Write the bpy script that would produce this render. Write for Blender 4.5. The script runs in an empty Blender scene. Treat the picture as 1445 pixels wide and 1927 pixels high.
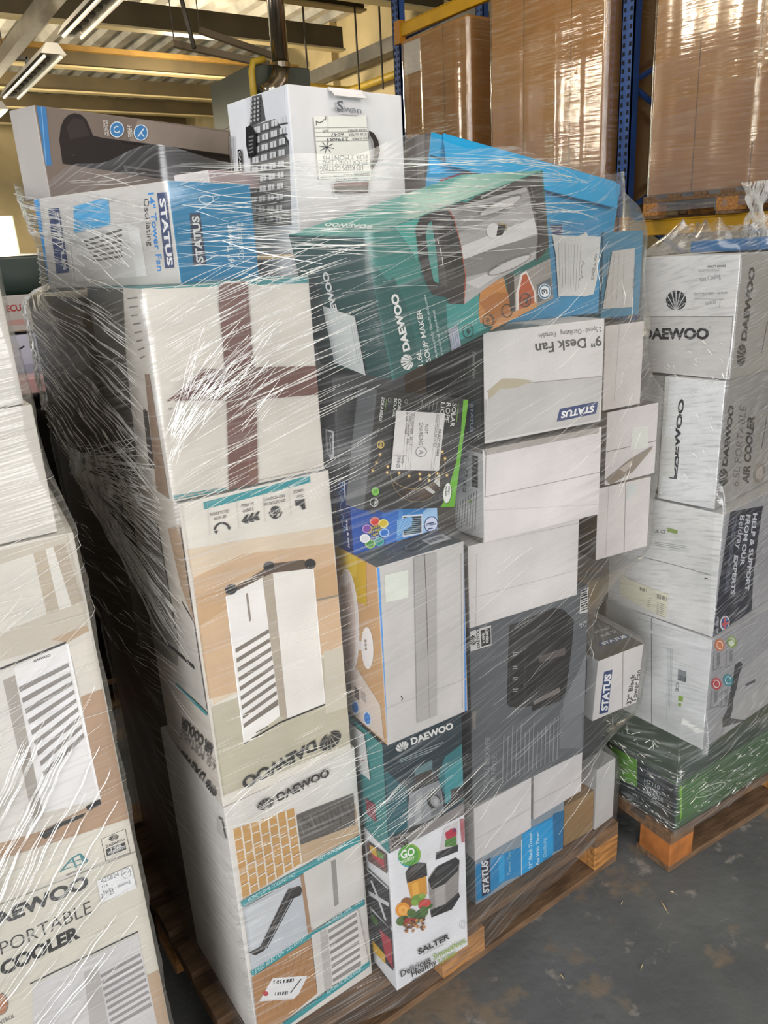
import bpy, bmesh, math, random
from mathutils import Vector, Matrix
random.seed(7)
SC = bpy.context.scene
COL = SC.collection

# ------------------------------------------------------------------ camera, world, light, exposure
def make_camera():
    f_px, pitch, roll, yaw = 1454.3, .32699, -.05775, .98395
    cy, sy, cp, sp = math.cos(yaw), math.sin(yaw), math.cos(pitch), math.sin(pitch)
    fwd = Vector((cy*cp, sy*cp, -sp)); right = Vector((sy, -cy, 0)); up = right.cross(fwd)
    r2 = right*math.cos(roll) + up*math.sin(roll); u2 = up*math.cos(roll) - right*math.sin(roll)
    m = Matrix((r2, u2, -fwd)).transposed().to_4x4(); m.translation = Vector((0, 0, 1.75))
    cam = bpy.data.cameras.new('camera'); o = bpy.data.objects.new('camera', cam); COL.objects.link(o)
    o.matrix_world = m
    cam.sensor_fit = 'VERTICAL'; cam.sensor_height = 36.0; cam.lens = f_px*36.0/1927.0
    cam.clip_start = .02; cam.clip_end = 200
    SC.camera = o
make_camera()
W = bpy.data.worlds.new('world'); SC.world = W; W.use_nodes = True
W.node_tree.nodes['Background'].inputs[0].default_value = (.80, .86, 1.0, 1)
W.node_tree.nodes['Background'].inputs[1].default_value = .30
SC.view_settings.view_transform = 'Standard'; SC.view_settings.look = 'None'
SC.view_settings.gamma = 1; SC.view_settings.use_curve_mapping = False
SC.view_settings.exposure = 0.12
SC.cycles.max_bounces = 8; SC.cycles.transparent_max_bounces = 24; SC.cycles.sample_clamp_indirect = 6
def area(name, loc, target, sx, sy, power, col):
    l = bpy.data.lights.new(name, 'AREA'); l.shape = 'RECTANGLE'; l.size = sx; l.size_y = sy; l.energy = power; l.color = col
    o = bpy.data.objects.new(name, l); COL.objects.link(o); o.location = loc
    o.rotation_euler = (Vector(target)-Vector(loc)).to_track_quat('-Z', 'Y').to_euler()
    return o
# unseen daylight panels added behind the camera for key and fill light, and the warm hall lamps overhead
area('added_key_daylight', (-4.6, -2.6, 2.3), (1.0, 1.6, 1.2), 3.6, 3.6, 400, (.97, .98, 1.0))
area('added_fill_daylight', (2.2, -5.5, 2.6), (1.2, 1.2, 1.0), 4.0, 3.6, 235, (1.0, .98, .95))
area('ceiling_lamp_glow', (1.0, 1.2, 4.2), (1.0, 1.2, 0), 1.2, 2.4, 38, (1.0, .93, .82))
def point(name, loc, power, col, r=.15):
    l = bpy.data.lights.new(name, 'POINT'); l.energy = power; l.color = col; l.shadow_soft_size = r
    o = bpy.data.objects.new(name, l); COL.objects.link(o); o.location = loc
point('hall_lamp', (1.2, 12.0, 3.6), 300, (1.0, .86, .62))
point('hall_lamp', (4.3, 10.2, 3.7), 190, (1.0, .86, .62))
point('hall_lamp', (1.2, 6.8, 3.2), 40, (1.0, .88, .68))
point('aisle_lamp', (3.0, 4.0, 3.5), 45, (1.0, .86, .64))

# ------------------------------------------------------------------ materials
def lin(h):
    h = h.lstrip('#'); v = [int(h[i:i+2], 16)/255 for i in (0, 2, 4)]
    return tuple(c/12.92 if c <= .04045 else ((c+.055)/1.055)**2.4 for c in v) + (1.0,)
def nodes(name):
    m = bpy.data.materials.new(name); m.use_nodes = True; nt = m.node_tree
    return m, nt, nt.nodes['Principled BSDF'], nt.nodes.new, nt.links.new
def simple(name, col, rough=.6, metal=0, noise=0, nscale=20, bump=0, emit=None, stretch=None, col2=None):
    m, nt, p, N, L = nodes(name)
    p.inputs['Base Color'].default_value = lin(col); p.inputs['Roughness'].default_value = rough; p.inputs['Metallic'].default_value = metal
    if noise or bump:
        tc = N('ShaderNodeTexCoord'); mp = N('ShaderNodeMapping'); L(tc.outputs['Object'], mp.inputs[0])
        if stretch: mp.inputs['Scale'].default_value = stretch
        n = N('ShaderNodeTexNoise'); n.inputs['Scale'].default_value = nscale; n.inputs['Detail'].default_value = 6; L(mp.outputs[0], n.inputs[0])
        if noise:
            mx = N('ShaderNodeMix'); mx.data_type = 'RGBA'
            c = lin(col); mx.inputs[6].default_value = c
            mx.inputs[7].default_value = lin(col2) if col2 else tuple(v*(1-noise) for v in c[:3]) + (1,)
            r = N('ShaderNodeValToRGB'); r.color_ramp.elements[0].position = .38; r.color_ramp.elements[1].position = .66
            L(n.outputs[0], r.inputs[0]); L(r.outputs[0], mx.inputs[0]); L(mx.outputs[2], p.inputs['Base Color'])
        if bump:
            b = N('ShaderNodeBump'); b.inputs['Strength'].default_value = bump; b.inputs['Distance'].default_value = .01
            L(n.outputs[0], b.inputs['Height']); L(b.outputs[0], p.inputs['Normal'])
    if emit:
        p.inputs['Emission Color'].default_value = lin(emit[0]); p.inputs['Emission Strength'].default_value = emit[1]
    return m
def printed_card():
    m, nt, p, N, L = nodes('printed_card')
    a = N('ShaderNodeVertexColor'); a.layer_name = 'ink'
    tc = N('ShaderNodeTexCoord'); n = N('ShaderNodeTexNoise'); n.inputs['Scale'].default_value = 9; n.inputs['Detail'].default_value = 5
    L(tc.outputs['Object'], n.inputs[0])
    mr = N('ShaderNodeMapRange'); mr.inputs[1].default_value = .3; mr.inputs[2].default_value = .7; mr.inputs[3].default_value = .90; mr.inputs[4].default_value = 1.05
    L(n.outputs[0], mr.inputs[0])
    mx = N('ShaderNodeVectorMath'); mx.operation = 'SCALE'; L(a.outputs[0], mx.inputs[0]); L(mr.outputs[0], mx.inputs[3])
    L(mx.outputs[0], p.inputs['Base Color']); p.inputs['Roughness'].default_value = .5; p.inputs['Specular IOR Level'].default_value = .35
    b = N('ShaderNodeBump'); b.inputs['Strength'].default_value = .12; b.inputs['Distance'].default_value = .02; L(n.outputs[0], b.inputs['Height']); L(b.outputs[0], p.inputs['Normal'])
    return m
CARD = printed_card()
PINE = simple('pale_pallet_pine', 'b07a40', .7, 0, .55, 14, .25, stretch=(1, 6, 6))
PINE2 = simple('worn_pallet_pine', '75593f', .8, 0, .45, 12, .3, stretch=(1, 5, 5))
ORANGE = simple('fresh_sawn_edge', 'a9672f', .7, 0, .4, 18, .2)
def film_material(name, veil, fine, coarse, patch, ang, seed=0.0, tint=(.86, .86, .84), gloss=.10, rough=.12, bump=.55, lo=.53, dens=1.0):  # streaks put crease glints into the diffuse colour
    """clear stretch film: mostly see-through, pale streaks for creases and their painted glints, glossy on top"""
    m, nt, p, N, L = nodes(name); nt.nodes.remove(p); out = nt.nodes['Material Output']
    uv = N('ShaderNodeUVMap'); uv.uv_map = 'wrap'
    def streak(sx, sy, rot, lo, hi, det=3.0):
        sy *= dens
        mp = N('ShaderNodeMapping'); mp.vector_type = 'TEXTURE'; mp.inputs['Rotation'].default_value = (0, 0, rot); mp.inputs['Scale'].default_value = (1/sx, 1/sy, 1); mp.inputs['Location'].default_value = (seed, seed*.7, 0)
        L(uv.outputs[0], mp.inputs[0]); n = N('ShaderNodeTexNoise'); n.inputs['Scale'].default_value = 1; n.inputs['Detail'].default_value = det; L(mp.outputs[0], n.inputs[0])
        r = N('ShaderNodeMapRange'); r.inputs[1].default_value = lo; r.inputs[2].default_value = hi; L(n.outputs[0], r.inputs[0]); return r.outputs[0], n.outputs[0]
    f1, h1 = streak(4, 170, ang, lo, lo+.16, 4); f2, h2 = streak(3, 60, ang*.5, lo, lo+.2); f3, h3 = streak(2.2, 3.0, .6, .40, .68)
    def mth(op, a, b):
        n = N('ShaderNodeMath'); n.operation = op; n.use_clamp = True
        for i, v in enumerate((a, b)):
            if isinstance(v, float): n.inputs[i].default_value = v
            else: L(v, n.inputs[i])
        return n.outputs[0]
    pm = mth('ADD', mth('MULTIPLY', f3, patch), 1.0-patch)
    op = mth('ADD', mth('ADD', mth('MULTIPLY', mth('MULTIPLY', f1, pm), fine), mth('MULTIPLY', mth('MULTIPLY', f2, pm), coarse)), veil)
    tr = N('ShaderNodeBsdfTransparent'); df = N('ShaderNodeBsdfDiffuse'); df.inputs[0].default_value = tint + (1,)
    gl = N('ShaderNodeBsdfGlossy'); gl.inputs['Roughness'].default_value = rough; gl.inputs[0].default_value = (1, 1, 1, 1)
    hs = mth('ADD', mth('MULTIPLY', h1, .5), mth('MULTIPLY', h2, .5))
    b = N('ShaderNodeBump'); b.inputs['Strength'].default_value = bump; b.inputs['Distance'].default_value = .004; L(hs, b.inputs['Height'])
    L(b.outputs[0], gl.inputs['Normal'])
    m1 = N('ShaderNodeMixShader'); L(op, m1.inputs[0]); L(tr.outputs[0], m1.inputs[1]); L(df.outputs[0], m1.inputs[2])
    lw = N('ShaderNodeLayerWeight'); lw.inputs[0].default_value = .25
    gf = mth('ADD', mth('MULTIPLY', lw.outputs['Fresnel'], .35), gloss*.5)
    m2 = N('ShaderNodeMixShader'); L(gf, m2.inputs[0]); L(m1.outputs[0], m2.inputs[1]); L(gl.outputs[0], m2.inputs[2])
    L(m2.outputs[0], out.inputs[0])
    return m
def crease_material(name, alpha=.85):
    m, nt, p, N, L = nodes(name); nt.nodes.remove(p); out = nt.nodes['Material Output']
    tr = N('ShaderNodeBsdfTransparent'); df = N('ShaderNodeBsdfDiffuse'); df.inputs[0].default_value = (.95, .94, .90, 1)
    gl = N('ShaderNodeBsdfGlossy'); gl.inputs['Roughness'].default_value = .42; gl.inputs[0].default_value = (1, 1, .98, 1)
    tc = N('ShaderNodeTexCoord'); n = N('ShaderNodeTexNoise'); n.inputs['Scale'].default_value = 22; L(tc.outputs['Object'], n.inputs[0])
    r = N('ShaderNodeMapRange'); r.inputs[1].default_value = .35; r.inputs[2].default_value = .6; r.inputs[3].default_value = .15; r.inputs[4].default_value = alpha; L(n.outputs[0], r.inputs[0])
    m1 = N('ShaderNodeMixShader'); m1.inputs[0].default_value = .55; L(df.outputs[0], m1.inputs[1]); L(gl.outputs[0], m1.inputs[2])
    m2 = N('ShaderNodeMixShader'); L(r.outputs[0], m2.inputs[0]); L(tr.outputs[0], m2.inputs[1]); L(m1.outputs[0], m2.inputs[2]); L(m2.outputs[0], out.inputs[0])
    return m
CREASE = crease_material('folded_film', .9)  # near-white strands: folds with their glint put into the colour

# ------------------------------------------------------------------ small builders
def tag(o, label=None, cat=None, group=None, kind=None):
    for k, v in (('label', label), ('category', cat), ('group', group), ('kind', kind)):
        if v: o[k] = v
    return o
def empty(name, loc=(0, 0, 0), rz=0):
    o = bpy.data.objects.new(name, None); COL.objects.link(o); o.location = loc; o.rotation_euler = (0, 0, rz); o.empty_display_size = .1
    return o
def link(name, me, parent=None):
    o = bpy.data.objects.new(name, me); COL.objects.link(o)
    if parent: o.parent = parent
    return o
class MB:
    """collects boxes, tubes and polygons into one mesh"""
    def __init__(s): s.v = []; s.f = []
    def add(s, vs, fs):
        b = len(s.v); s.v += [tuple(v) for v in vs]; s.f += [tuple(i+b for i in f) for f in fs]; return s
    def box(s, a, b, m=None):
        (x0, y0, z0), (x1, y1, z1) = a, b
        vs = [Vector(p) for p in ((x0, y0, z0), (x1, y0, z0), (x1, y1, z0), (x0, y1, z0), (x0, y0, z1), (x1, y0, z1), (x1, y1, z1), (x0, y1, z1))]
        if m is not None: vs = [m @ v for v in vs]
        return s.add(vs, [(0, 3, 2, 1), (4, 5, 6, 7), (0, 1, 5, 4), (1, 2, 6, 5), (2, 3, 7, 6), (3, 0, 4, 7)])
    def tube(s, pts, r, n=10, caps=True):
        pts = [Vector(p) for p in pts]; rings = []
        for i, p in enumerate(pts):
            t = (pts[min(i+1, len(pts)-1)] - pts[max(i-1, 0)]).normalized()
            a = t.orthogonal() if i == 0 else (prev - t*prev.dot(t))
            a.normalize(); prev = a; b = t.cross(a); rr = r[i] if isinstance(r, (list, tuple)) else r
            rings.append([p + (a*math.cos(q*2*math.pi/n) + b*math.sin(q*2*math.pi/n))*rr for q in range(n)])
        vs = [v for g in rings for v in g]; fs = []
        for i in range(len(pts)-1):
            for q in range(n): fs.append((i*n+q, i*n+(q+1) % n, (i+1)*n+(q+1) % n, (i+1)*n+q))
        if caps: fs += [tuple(range(n-1, -1, -1)), tuple((len(pts)-1)*n+q for q in range(n))]
        return s.add(vs, fs)
    def build(s, name, mat, parent=None, bevel=0, smooth=False):
        me = bpy.data.meshes.new(name); me.from_pydata(s.v, [], s.f); me.materials.append(mat)
        if bevel:
            bm = bmesh.new(); bm.from_mesh(me); bmesh.ops.bevel(bm, geom=bm.edges[:], offset=bevel, segments=1, affect='EDGES'); bm.to_mesh(me); bm.free()
        if smooth:
            for p in me.polygons: p.use_smooth = True
        return link(name, me, parent)

# ------------------------------------------------------------------ printed cartons
GLYPH = {}
def glyphs(txt, w):
    """the outlines of a line of lettering in a unit square (baseline 0, cap height 1, width 1)"""
    key = (txt, w)
    if key not in GLYPH:
        def mesh_of(t):
            cu = bpy.data.curves.new('lettering', 'FONT'); cu.body = t; cu.resolution_u = 3
            cu.offset = max(-.008, min(.05, (w-1)*.03))
            o = bpy.data.objects.new('lettering', cu); COL.objects.link(o)
            dg = bpy.context.evaluated_depsgraph_get(); me = o.evaluated_get(dg).to_mesh()
            vs = [tuple(v.co) for v in me.vertices]; fs = [tuple(p.vertices) for p in me.polygons]
            o.evaluated_get(dg).to_mesh_clear(); bpy.data.objects.remove(o); bpy.data.curves.remove(cu)
            return vs, fs
        vs, fs = mesh_of(txt); hv, _ = mesh_of('H')
        x0 = min(v[0] for v in vs); x1 = max(v[0] for v in vs); h = max(v[1] for v in hv); b = min(v[1] for v in hv)
        GLYPH[key] = ([((v[0]-x0)/(x1-x0), (v[1]-b)/(h-b)) for v in vs], fs)
    return GLYPH[key]
class Sheet:
    """a carton's faces and the ink laid on them, in tenths of a millimetre, all in one mesh"""
    LIFT = .00035; STEP = .00005
    def __init__(s, dims, base=0.0):
        s.w, s.d, s.h = dims; s.v = []; s.f = []; s.c = []; s.n = 0; s.base = base; s.face = 'F'
    def lay(s, pts, faces, col, clamp=True):
        W_, H_ = {'F': (s.w, s.h), 'L': (s.d, s.h), 'T': (s.w, s.d)}[s.face]
        k = s.base + s.LIFT + s.STEP*s.n; s.n += 1; b = len(s.v)
        for u, v in pts:
            if clamp: u = min(max(u, .0015), W_-.0015); v = min(max(v, .0015), H_-.0015)
            s.v.append({'F': (u, -k, v), 'L': (-k, s.d-u, v), 'T': (u, v, s.h+k)}[s.face])
        for f in faces:
            q = [pts[i] for i in f]; A = sum(q[i][0]*q[i-1][1]-q[i-1][0]*q[i][1] for i in range(len(q)))
            f = tuple(b+i for i in f); s.f.append(f if A < 0 else f[::-1]); s.c.append(col)
    def poly(s, pts, col):
        W_, H_ = {'F': (s.w, s.h), 'L': (s.d, s.h), 'T': (s.w, s.d)}[s.face]; q = []
        for u, v in pts:
            p = (min(max(u, .0015), W_-.0015), min(max(v, .0015), H_-.0015))
            if not q or abs(p[0]-q[-1][0])+abs(p[1]-q[-1][1]) > 1e-5: q.append(p)
        if len(q) > 1 and abs(q[0][0]-q[-1][0])+abs(q[0][1]-q[-1][1]) < 1e-5: q.pop()
        if len(q) < 3: return
        A = abs(sum(q[i][0]*q[i-1][1]-q[i-1][0]*q[i][1] for i in range(len(q))))
        if A > 1e-8: s.lay(q, [tuple(range(len(q)))], col)
    def stroke(s, pts, w, col):
        n0 = s.n; top = n0
        for (ax, ay), (bx, by) in zip(pts[:-1], pts[1:]):
            l = math.hypot(bx-ax, by-ay)
            if l < 1e-6: continue
            nx, ny = -(by-ay)/l*w/2, (bx-ax)/l*w/2; s.n = n0
            s.poly([(ax+nx, ay+ny), (bx+nx, by+ny), (bx-nx, by-ny), (ax-nx, ay-ny)], col); top = max(top, s.n)
        s.n = top
    def many(s, quads, col):
        n0 = s.n
        for q in quads: s.n = n0; s.poly(q, col)
        s.n = n0+1
    def run(s, text):
        R = random.Random(11)
        for ln in text.splitlines():
            if not ln: continue
            if ln[0] == '@': s.face = ln[1]; continue
            t = ln.split(' '); op = t[0]; col = lin(t[1]); a = t[2:]
            m = lambda q: [float(x)*1e-4 for x in q]
            prs = lambda q: list(zip(q[0::2], q[1::2]))
            if op == 'P': s.poly(prs(m(a)), col)
            elif op == 'N': s.stroke(prs(m(a[1:])), float(a[0])*1e-4, col)
            elif op in 'EO':
                n = int(a[0]); k = 1 if op == 'E' else 2; q = m(a[k:k+6]); a0, a1 = (float(a[k+6]), float(a[k+7])) if len(a) > k+6 else (0., 360.)
                full = a1-a0 == 360; pts = []
                for i in range(n if full and op == 'E' else n+1):
                    th = math.radians(a0+(a1-a0)*i/n); c, d = math.cos(th), math.sin(th)
                    pts.append((q[0]+q[2]*c+q[4]*d, q[1]+q[3]*c+q[5]*d))
                if op == 'E': s.poly(pts, col)
                else: s.stroke(pts, float(a[1])*1e-4, col)
            elif op == 'V':
                c2 = lin(a[0]); n, fill, skew = int(a[1]), float(a[2]), float(a[3]); tl, tr, br, bl = [Vector(p) for p in prs(m(a[4:]))]
                s.poly([tl, tr, br, bl], col)
                f = lambda p, q, x: tuple(p+(q-p)*min(1, max(0, x)))
                s.many([[f(tl, bl, i/n), f(tr, br, (i+skew)/n), f(tr, br, (i+skew+fill)/n), f(tl, bl, (i+fill)/n)] for i in range(n)], c2)
            elif op == 'K':
                n, w, jit = int(a[0]), float(a[1])*1e-4, float(a[2]); p0, p1, q0, q1 = [Vector(p) for p in prs(m(a[3:]))]; n0 = s.n
                for i in range(n):
                    x = i/max(1, n-1); A = p0+(q0-p0)*x; B = p1+(q1-p1)*x; B = A+(B-A)*(1-jit*R.random()); s.n = n0; s.stroke([tuple(A), tuple(B)], w, col)
            elif op == 'B':
                n = int(a[0]); tl, tr, bl = [Vector(p) for p in prs(m(a[1:]))]; d = (tr-tl)/n; e = bl-tl; qs = []
                for i in range(n):
                    A = tl+d*i; B = A+d*R.choice([.3, .45, .7]); qs.append([tuple(A), tuple(B), tuple(B+e), tuple(A+e)])
                s.many(qs, col)
            elif op == 'T':
                w = float(a[0]); q = m(a[1:7]); vs, fs = glyphs(' '.join(a[7:]), w)
                s.lay([(q[0]+q[2]*x+q[4]*y, q[1]+q[3]*x+q[5]*y) for x, y in vs], fs, col)
            elif op == 'G':                                   # the fan-shaped emblem: seven petals spreading from the foot of a disc
                q = m(a); n0 = s.n
                ed = [12, 38, 60, 77, 90, 103, 120, 142, 168]; gap = [0, 1.6, 1.8, 1.9, 1.8, 1.9, 1.8, 1.6, 0]
                for i in range(8):
                    b0, b1 = ed[i]+gap[i], ed[i+1]-gap[i+1]; pts = []
                    for j in range(7):
                        th = math.radians(b0+(b1-b0)*j/6); r = max(.02, math.sin(th)) if i in (0, 7) or True else 1
                        pts.append((.5+r*math.cos(th), r*math.sin(th)))
                    mid = math.radians((b0+b1)/2); r0 = .10 if 0 < i < 7 else .04
                    pts.append((.5+r0*math.cos(mid), r0*math.sin(mid))); s.n = n0
                    s.poly([(q[0]+q[2]*x+q[4]*y, q[1]+q[3]*x+q[5]*y) for x, y in pts], col)
    def mesh(s, name):
        me = bpy.data.meshes.new(name); me.from_pydata(s.v, [], s.f); me.materials.append(CARD)
        at = me.color_attributes.new('ink', 'FLOAT_COLOR', 'CORNER')
        for p in me.polygons:
            for li in p.loop_indices: at.data[li].color = s.c[p.index]
        return me
def carton_shell(s, cols):
    """the six card faces with softened edges and corners"""
    bm = bmesh.new(); bmesh.ops.create_cube(bm, size=1)
    for v in bm.verts: v.co = Vector(((v.co.x+.5)*s.w, (v.co.y+.5)*s.d, (v.co.z+.5)*s.h))
    bmesh.ops.bevel(bm, geom=bm.edges[:], offset=.0022, segments=2, affect='EDGES', profile=.6)
    bm.verts.ensure_lookup_table()
    base = len(s.v); idx = {v: i for i, v in enumerate(bm.verts)}; s.v += [tuple(v.co) for v in bm.verts]
    for f in bm.faces:
        n = f.normal; k = max(range(3), key=lambda i: abs(n[i]))
        side = {(0, 1): 3, (0, -1): 1, (1, 1): 3, (1, -1): 0, (2, 1): 2, (2, -1): 2}[(k, 1 if n[k] > 0 else -1)]
        s.f.append(tuple(base+idx[v] for v in f.verts)); s.c.append(cols[side])
    bm.free()
CORNERS = {}
def pose_matrix(p):
    x, y, z, yaw, tx, ty = p[:6]
    return Matrix.Translation((x, y, z)) @ Matrix.Rotation(yaw, 4, 'Z') @ Matrix.Rotation(ty, 4, 'Y') @ Matrix.Rotation(tx, 4, 'X')
BOXOBJ = {}
GROUPS = {'air_cooler_box': 'air cooler cartons', 'tower_fan_box': 'tower fan cartons'}
WHITE_ONES = ('W19a', 'W19b', 'W11', 'R25a', 'R25b', 'R25c')
def box(key, name, pose, label, cols, art, *parts):
    dims = pose[6:]; M = pose_matrix(pose); cols = [lin(c) for c in cols.split()]
    CORNERS[key] = [M @ Vector((a*dims[0], b*dims[1], c*dims[2])) for c in (0, 1) for b in (0, 1) for a in (0, 1)]
    s = Sheet(dims); carton_shell(s, cols); s.run(art)
    if parts:
        root = empty(name); root.matrix_world = M; link('carton', s.mesh('carton'), root)
    else:
        root = link(name, s.mesh(name)); root.matrix_world = M
    tag(root, label, 'box', 'plain white cartons' if key in WHITE_ONES else GROUPS.get(name)); BOXOBJ[key] = root
    for pn, pl, pa in parts:
        q = Sheet(dims, .0045 if s.n > 60 else .0025); q.run(pa); o = link(pn, q.mesh(pn), root)
        if pl: o['label'] = pl
    return root

# ------------------------------------------------------------------ the hall
FLOOR_Z = 0.0
def floor_material():
    m, nt, p, N, L = nodes('worn_painted_concrete')
    tc = N('ShaderNodeTexCoord')
    def noise(sc, det, lo, hi):
        n = N('ShaderNodeTexNoise'); n.inputs['Scale'].default_value = sc; n.inputs['Detail'].default_value = det; n.inputs['Roughness'].default_value = .62; L(tc.outputs['Object'], n.inputs[0])
        r = N('ShaderNodeMapRange'); r.inputs[1].default_value = lo; r.inputs[2].default_value = hi; L(n.outputs[0], r.inputs[0]); return r.outputs[0]
    def mix(f, a, b):
        x = N('ShaderNodeMix'); x.data_type = 'RGBA'; L(f, x.inputs[0])
        for i, v in ((6, a), (7, b)):
            if isinstance(v, tuple): x.inputs[i].default_value = v
            else: L(v, x.inputs[i])
        return x.outputs[2]
    c = mix(noise(3, 8, .35, .7), lin('505253'), lin('636565'))
    c = mix(noise(4.0, 9, .53, .60), c, lin('74685a'))
    c = mix(noise(13, 7, .60, .68), c, lin('85807a'))
    c = mix(noise(2.1, 9, .60, .68), c, lin('3e4042'))
    vo = N('ShaderNodeTexVoronoi'); vo.feature = 'DISTANCE_TO_EDGE'; vo.inputs['Scale'].default_value = 2.3
    ds = N('ShaderNodeTexNoise'); ds.inputs['Scale'].default_value = 4; L(tc.outputs['Object'], ds.inputs[0])
    ad = N('ShaderNodeVectorMath'); ad.operation = 'ADD'; L(tc.outputs['Object'], ad.inputs[0]); L(ds.outputs[1], ad.inputs[1]); L(ad.outputs[0], vo.inputs[0])
    r = N('ShaderNodeMapRange'); r.inputs[1].default_value = .0; r.inputs[2].default_value = .010; r.inputs[3].default_value = .10; r.inputs[4].default_value = 0; L(vo.outputs[0], r.inputs[0])
    c = mix(r.outputs[0], c, lin('6a6c6b'))
    L(c, p.inputs['Base Color']); p.inputs['Roughness'].default_value = .62
    b = N('ShaderNodeBump'); b.inputs['Strength'].default_value = .25; b.inputs['Distance'].default_value = .01
    n = N('ShaderNodeTexNoise'); n.inputs['Scale'].default_value = 30; n.inputs['Detail'].default_value = 8; L(tc.outputs['Object'], n.inputs[0]); L(n.outputs[0], b.inputs['Height']); L(b.outputs[0], p.inputs['Normal'])
    return m
XW, YB, ZD = 6.6, 17.0, 4.75            # right wall, back wall, roof deck
def struct(o): return tag(o, kind='structure')
struct(MB().box((-6, -4, -.1), (XW+.2, YB+.2, 0)).build('floor', floor_material()))
WALL = simple('cream_painted_blockwork', 'c9b78c', .85, 0, .22, 1.6, .1)
w = MB().box((XW, -4, 0), (XW+.2, YB, ZD+.3)).box((XW-.12, 6.2, 0), (XW, 6.9, ZD)).box((XW-.12, 10.4, 0), (XW, 11.0, ZD)); struct(w.build('wall_right', WALL))
b_ = MB().box((-6, YB, 0), (XW, YB+.2, 1.7)).box((-6, YB, 2.75), (XW, YB+.2, ZD+.3)).box((3.2, YB, 1.7), (XW, YB+.2, 2.75)); struct(b_.build('wall_back', WALL))
struct(MB().box((-6, YB+.1, 1.7), (3.2, YB+.12, 2.75)).build('window_1', simple('bright_window_daylight', 'd9efe6', .4, emit=('dff5ea', 2.6))))
STEEL = simple('galvanised_roof_sheet', 'c9c4ba', .45, .3, .35, 3, .05)
dk = MB(); pitch = .32; prof = [(0, 0), (.08, 0), (.11, .09), (.24, .09), (.28, 0)]
pts = []
x = -6.0
while x < XW:
    pts += [(x+a, ZD+h) for a, h in prof]; x += pitch
vs = [(a, y, h) for y in (-4, YB) for a, h in pts]; n_ = len(pts)
dk.add(vs, [(i, i+1, n_+i+1, n_+i) for i in range(n_-1)])
struct(dk.build('ceiling', STEEL))
PURLIN = simple('shaded_cream_purlin', '55492f', .75, 0, .25, 2.5)  # cream web darkened for its unlit face; flange keeps the brighter cream
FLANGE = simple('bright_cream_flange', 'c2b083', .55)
RUST = simple('ochre_angle_steel', '8c6a2c', .7, 0, .3, 4)
for i, (y, z, h) in enumerate(((5.6, 4.30, .30), (7.75, 4.22, .34), (8.6, 4.38, .30), (9.1, 4.08, .26), (11.2, 4.12, .21), (12.7, 4.12, .22), (14.1, 4.12, .22), (15.6, 4.12, .22))):
    ln = XW-.25 if i not in (2, 3) else XW-.75
    r = empty('roof_purlin', (0, y, z))
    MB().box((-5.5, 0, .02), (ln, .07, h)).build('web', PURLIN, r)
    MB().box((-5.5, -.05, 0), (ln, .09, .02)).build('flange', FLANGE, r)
    if i in (4, 2): MB().box((-5.5, -.09, h-.03), (ln, -.02, h+.03)).build('angle_bar', RUST, r)
    tag(r, ['cream steel roof purlin nearest to the camera, above the rack', 'cream roof purlin second from the camera, ending at the blue rack post', 'short cream purlin ending short of the wall, upper one of two', 'short cream purlin ending short of the wall, lower one of two', 'cream roof purlin carrying an ochre angle bar, behind the light fittings', 'cream roof purlin just behind the ochre-topped one', 'cream roof purlin low over the tower fan carton', 'farthest cream roof purlin by the back wall'][i], 'beam', 'cream roof purlins')
GREY = simple('grey_painted_steel', '6f6c66', .45, .3, .2, 6)
WHITE = simple('white_enamel', 'd8d2c4', .4)
ZINC = simple('zinc_conduit', '857e73', .35, .8, .2, 9)
PEND = simple('dark_rod', '4a443c', .5, .5)
tr = MB().box((1.72, 3.0, 3.52), (1.82, 16.5, 3.58)).box((1.72, 3.0, 3.58), (1.73, 16.5, 3.63)).box((1.81, 3.0, 3.58), (1.82, 16.5, 3.63))
cd = empty('lighting_trunking', (0, 0, 0)); tr.build('channel', ZINC, cd)
for y in (6.0, 8.4, 10.8, 13.2): MB().tube([(1.77, y, 3.6), (1.77, y, ZD)], .006, 6).build('hanger_rod', PEND, cd)
tag(cd, 'long grey metal lighting trunking hung below the roof at upper left', 'trunking')
TUBE = simple('lit_tube', 'fff3d8', .3, emit=('ffefcf', 9.0)); TUBE0 = simple('dim_glow_tube', 'f3ead4', .25, emit=('fff0d0', .35))  # tubes that are off still get a faint glow of their own
for i, y in enumerate((4.9, 7.35, 9.9, 12.6)):
    r = empty('strip_light', (1.93, y, 3.40))
    MB().add([(-.10, 0, 0), (.10, 0, 0), (.045, 0, .08), (-.045, 0, .08), (-.10, 1.9, 0), (.10, 1.9, 0), (.045, 1.9, .08), (-.045, 1.9, .08)], [(0, 1, 2, 3), (7, 6, 5, 4), (1, 5, 6, 2), (4, 0, 3, 7), (3, 2, 6, 7)]).build('reflector', WHITE, r)
    MB().box((-.03, .02, .01), (.03, 1.88, .05)).build('spine', GREY, r)
    for k in range(9): MB().box((-.02, .2+k*.18, -.004), (.02, .29+k*.18, .012)).build('slot', PEND, r)
    for sx in (-.065, .065): MB().tube([(sx, .05, -.012), (sx, 1.85, -.012)], .013, 8).build('lamp_tube', TUBE if i >= 2 else TUBE0, r)
    MB().box((-.015, .9, .08), (.015, .95, .16)).build('bracket', GREY, r); MB().box((-.105, .9, .14), (.0, .95, .16)).build('bracket', GREY, r)
    tag(r, ['white fluorescent strip light cut by the top edge of the picture', 'white slotted strip light above the tower fan carton', 'lit strip light glowing at the left edge of the picture', 'farthest lit strip light on the trunking'][i], 'light', 'strip lights on the trunking')
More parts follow.
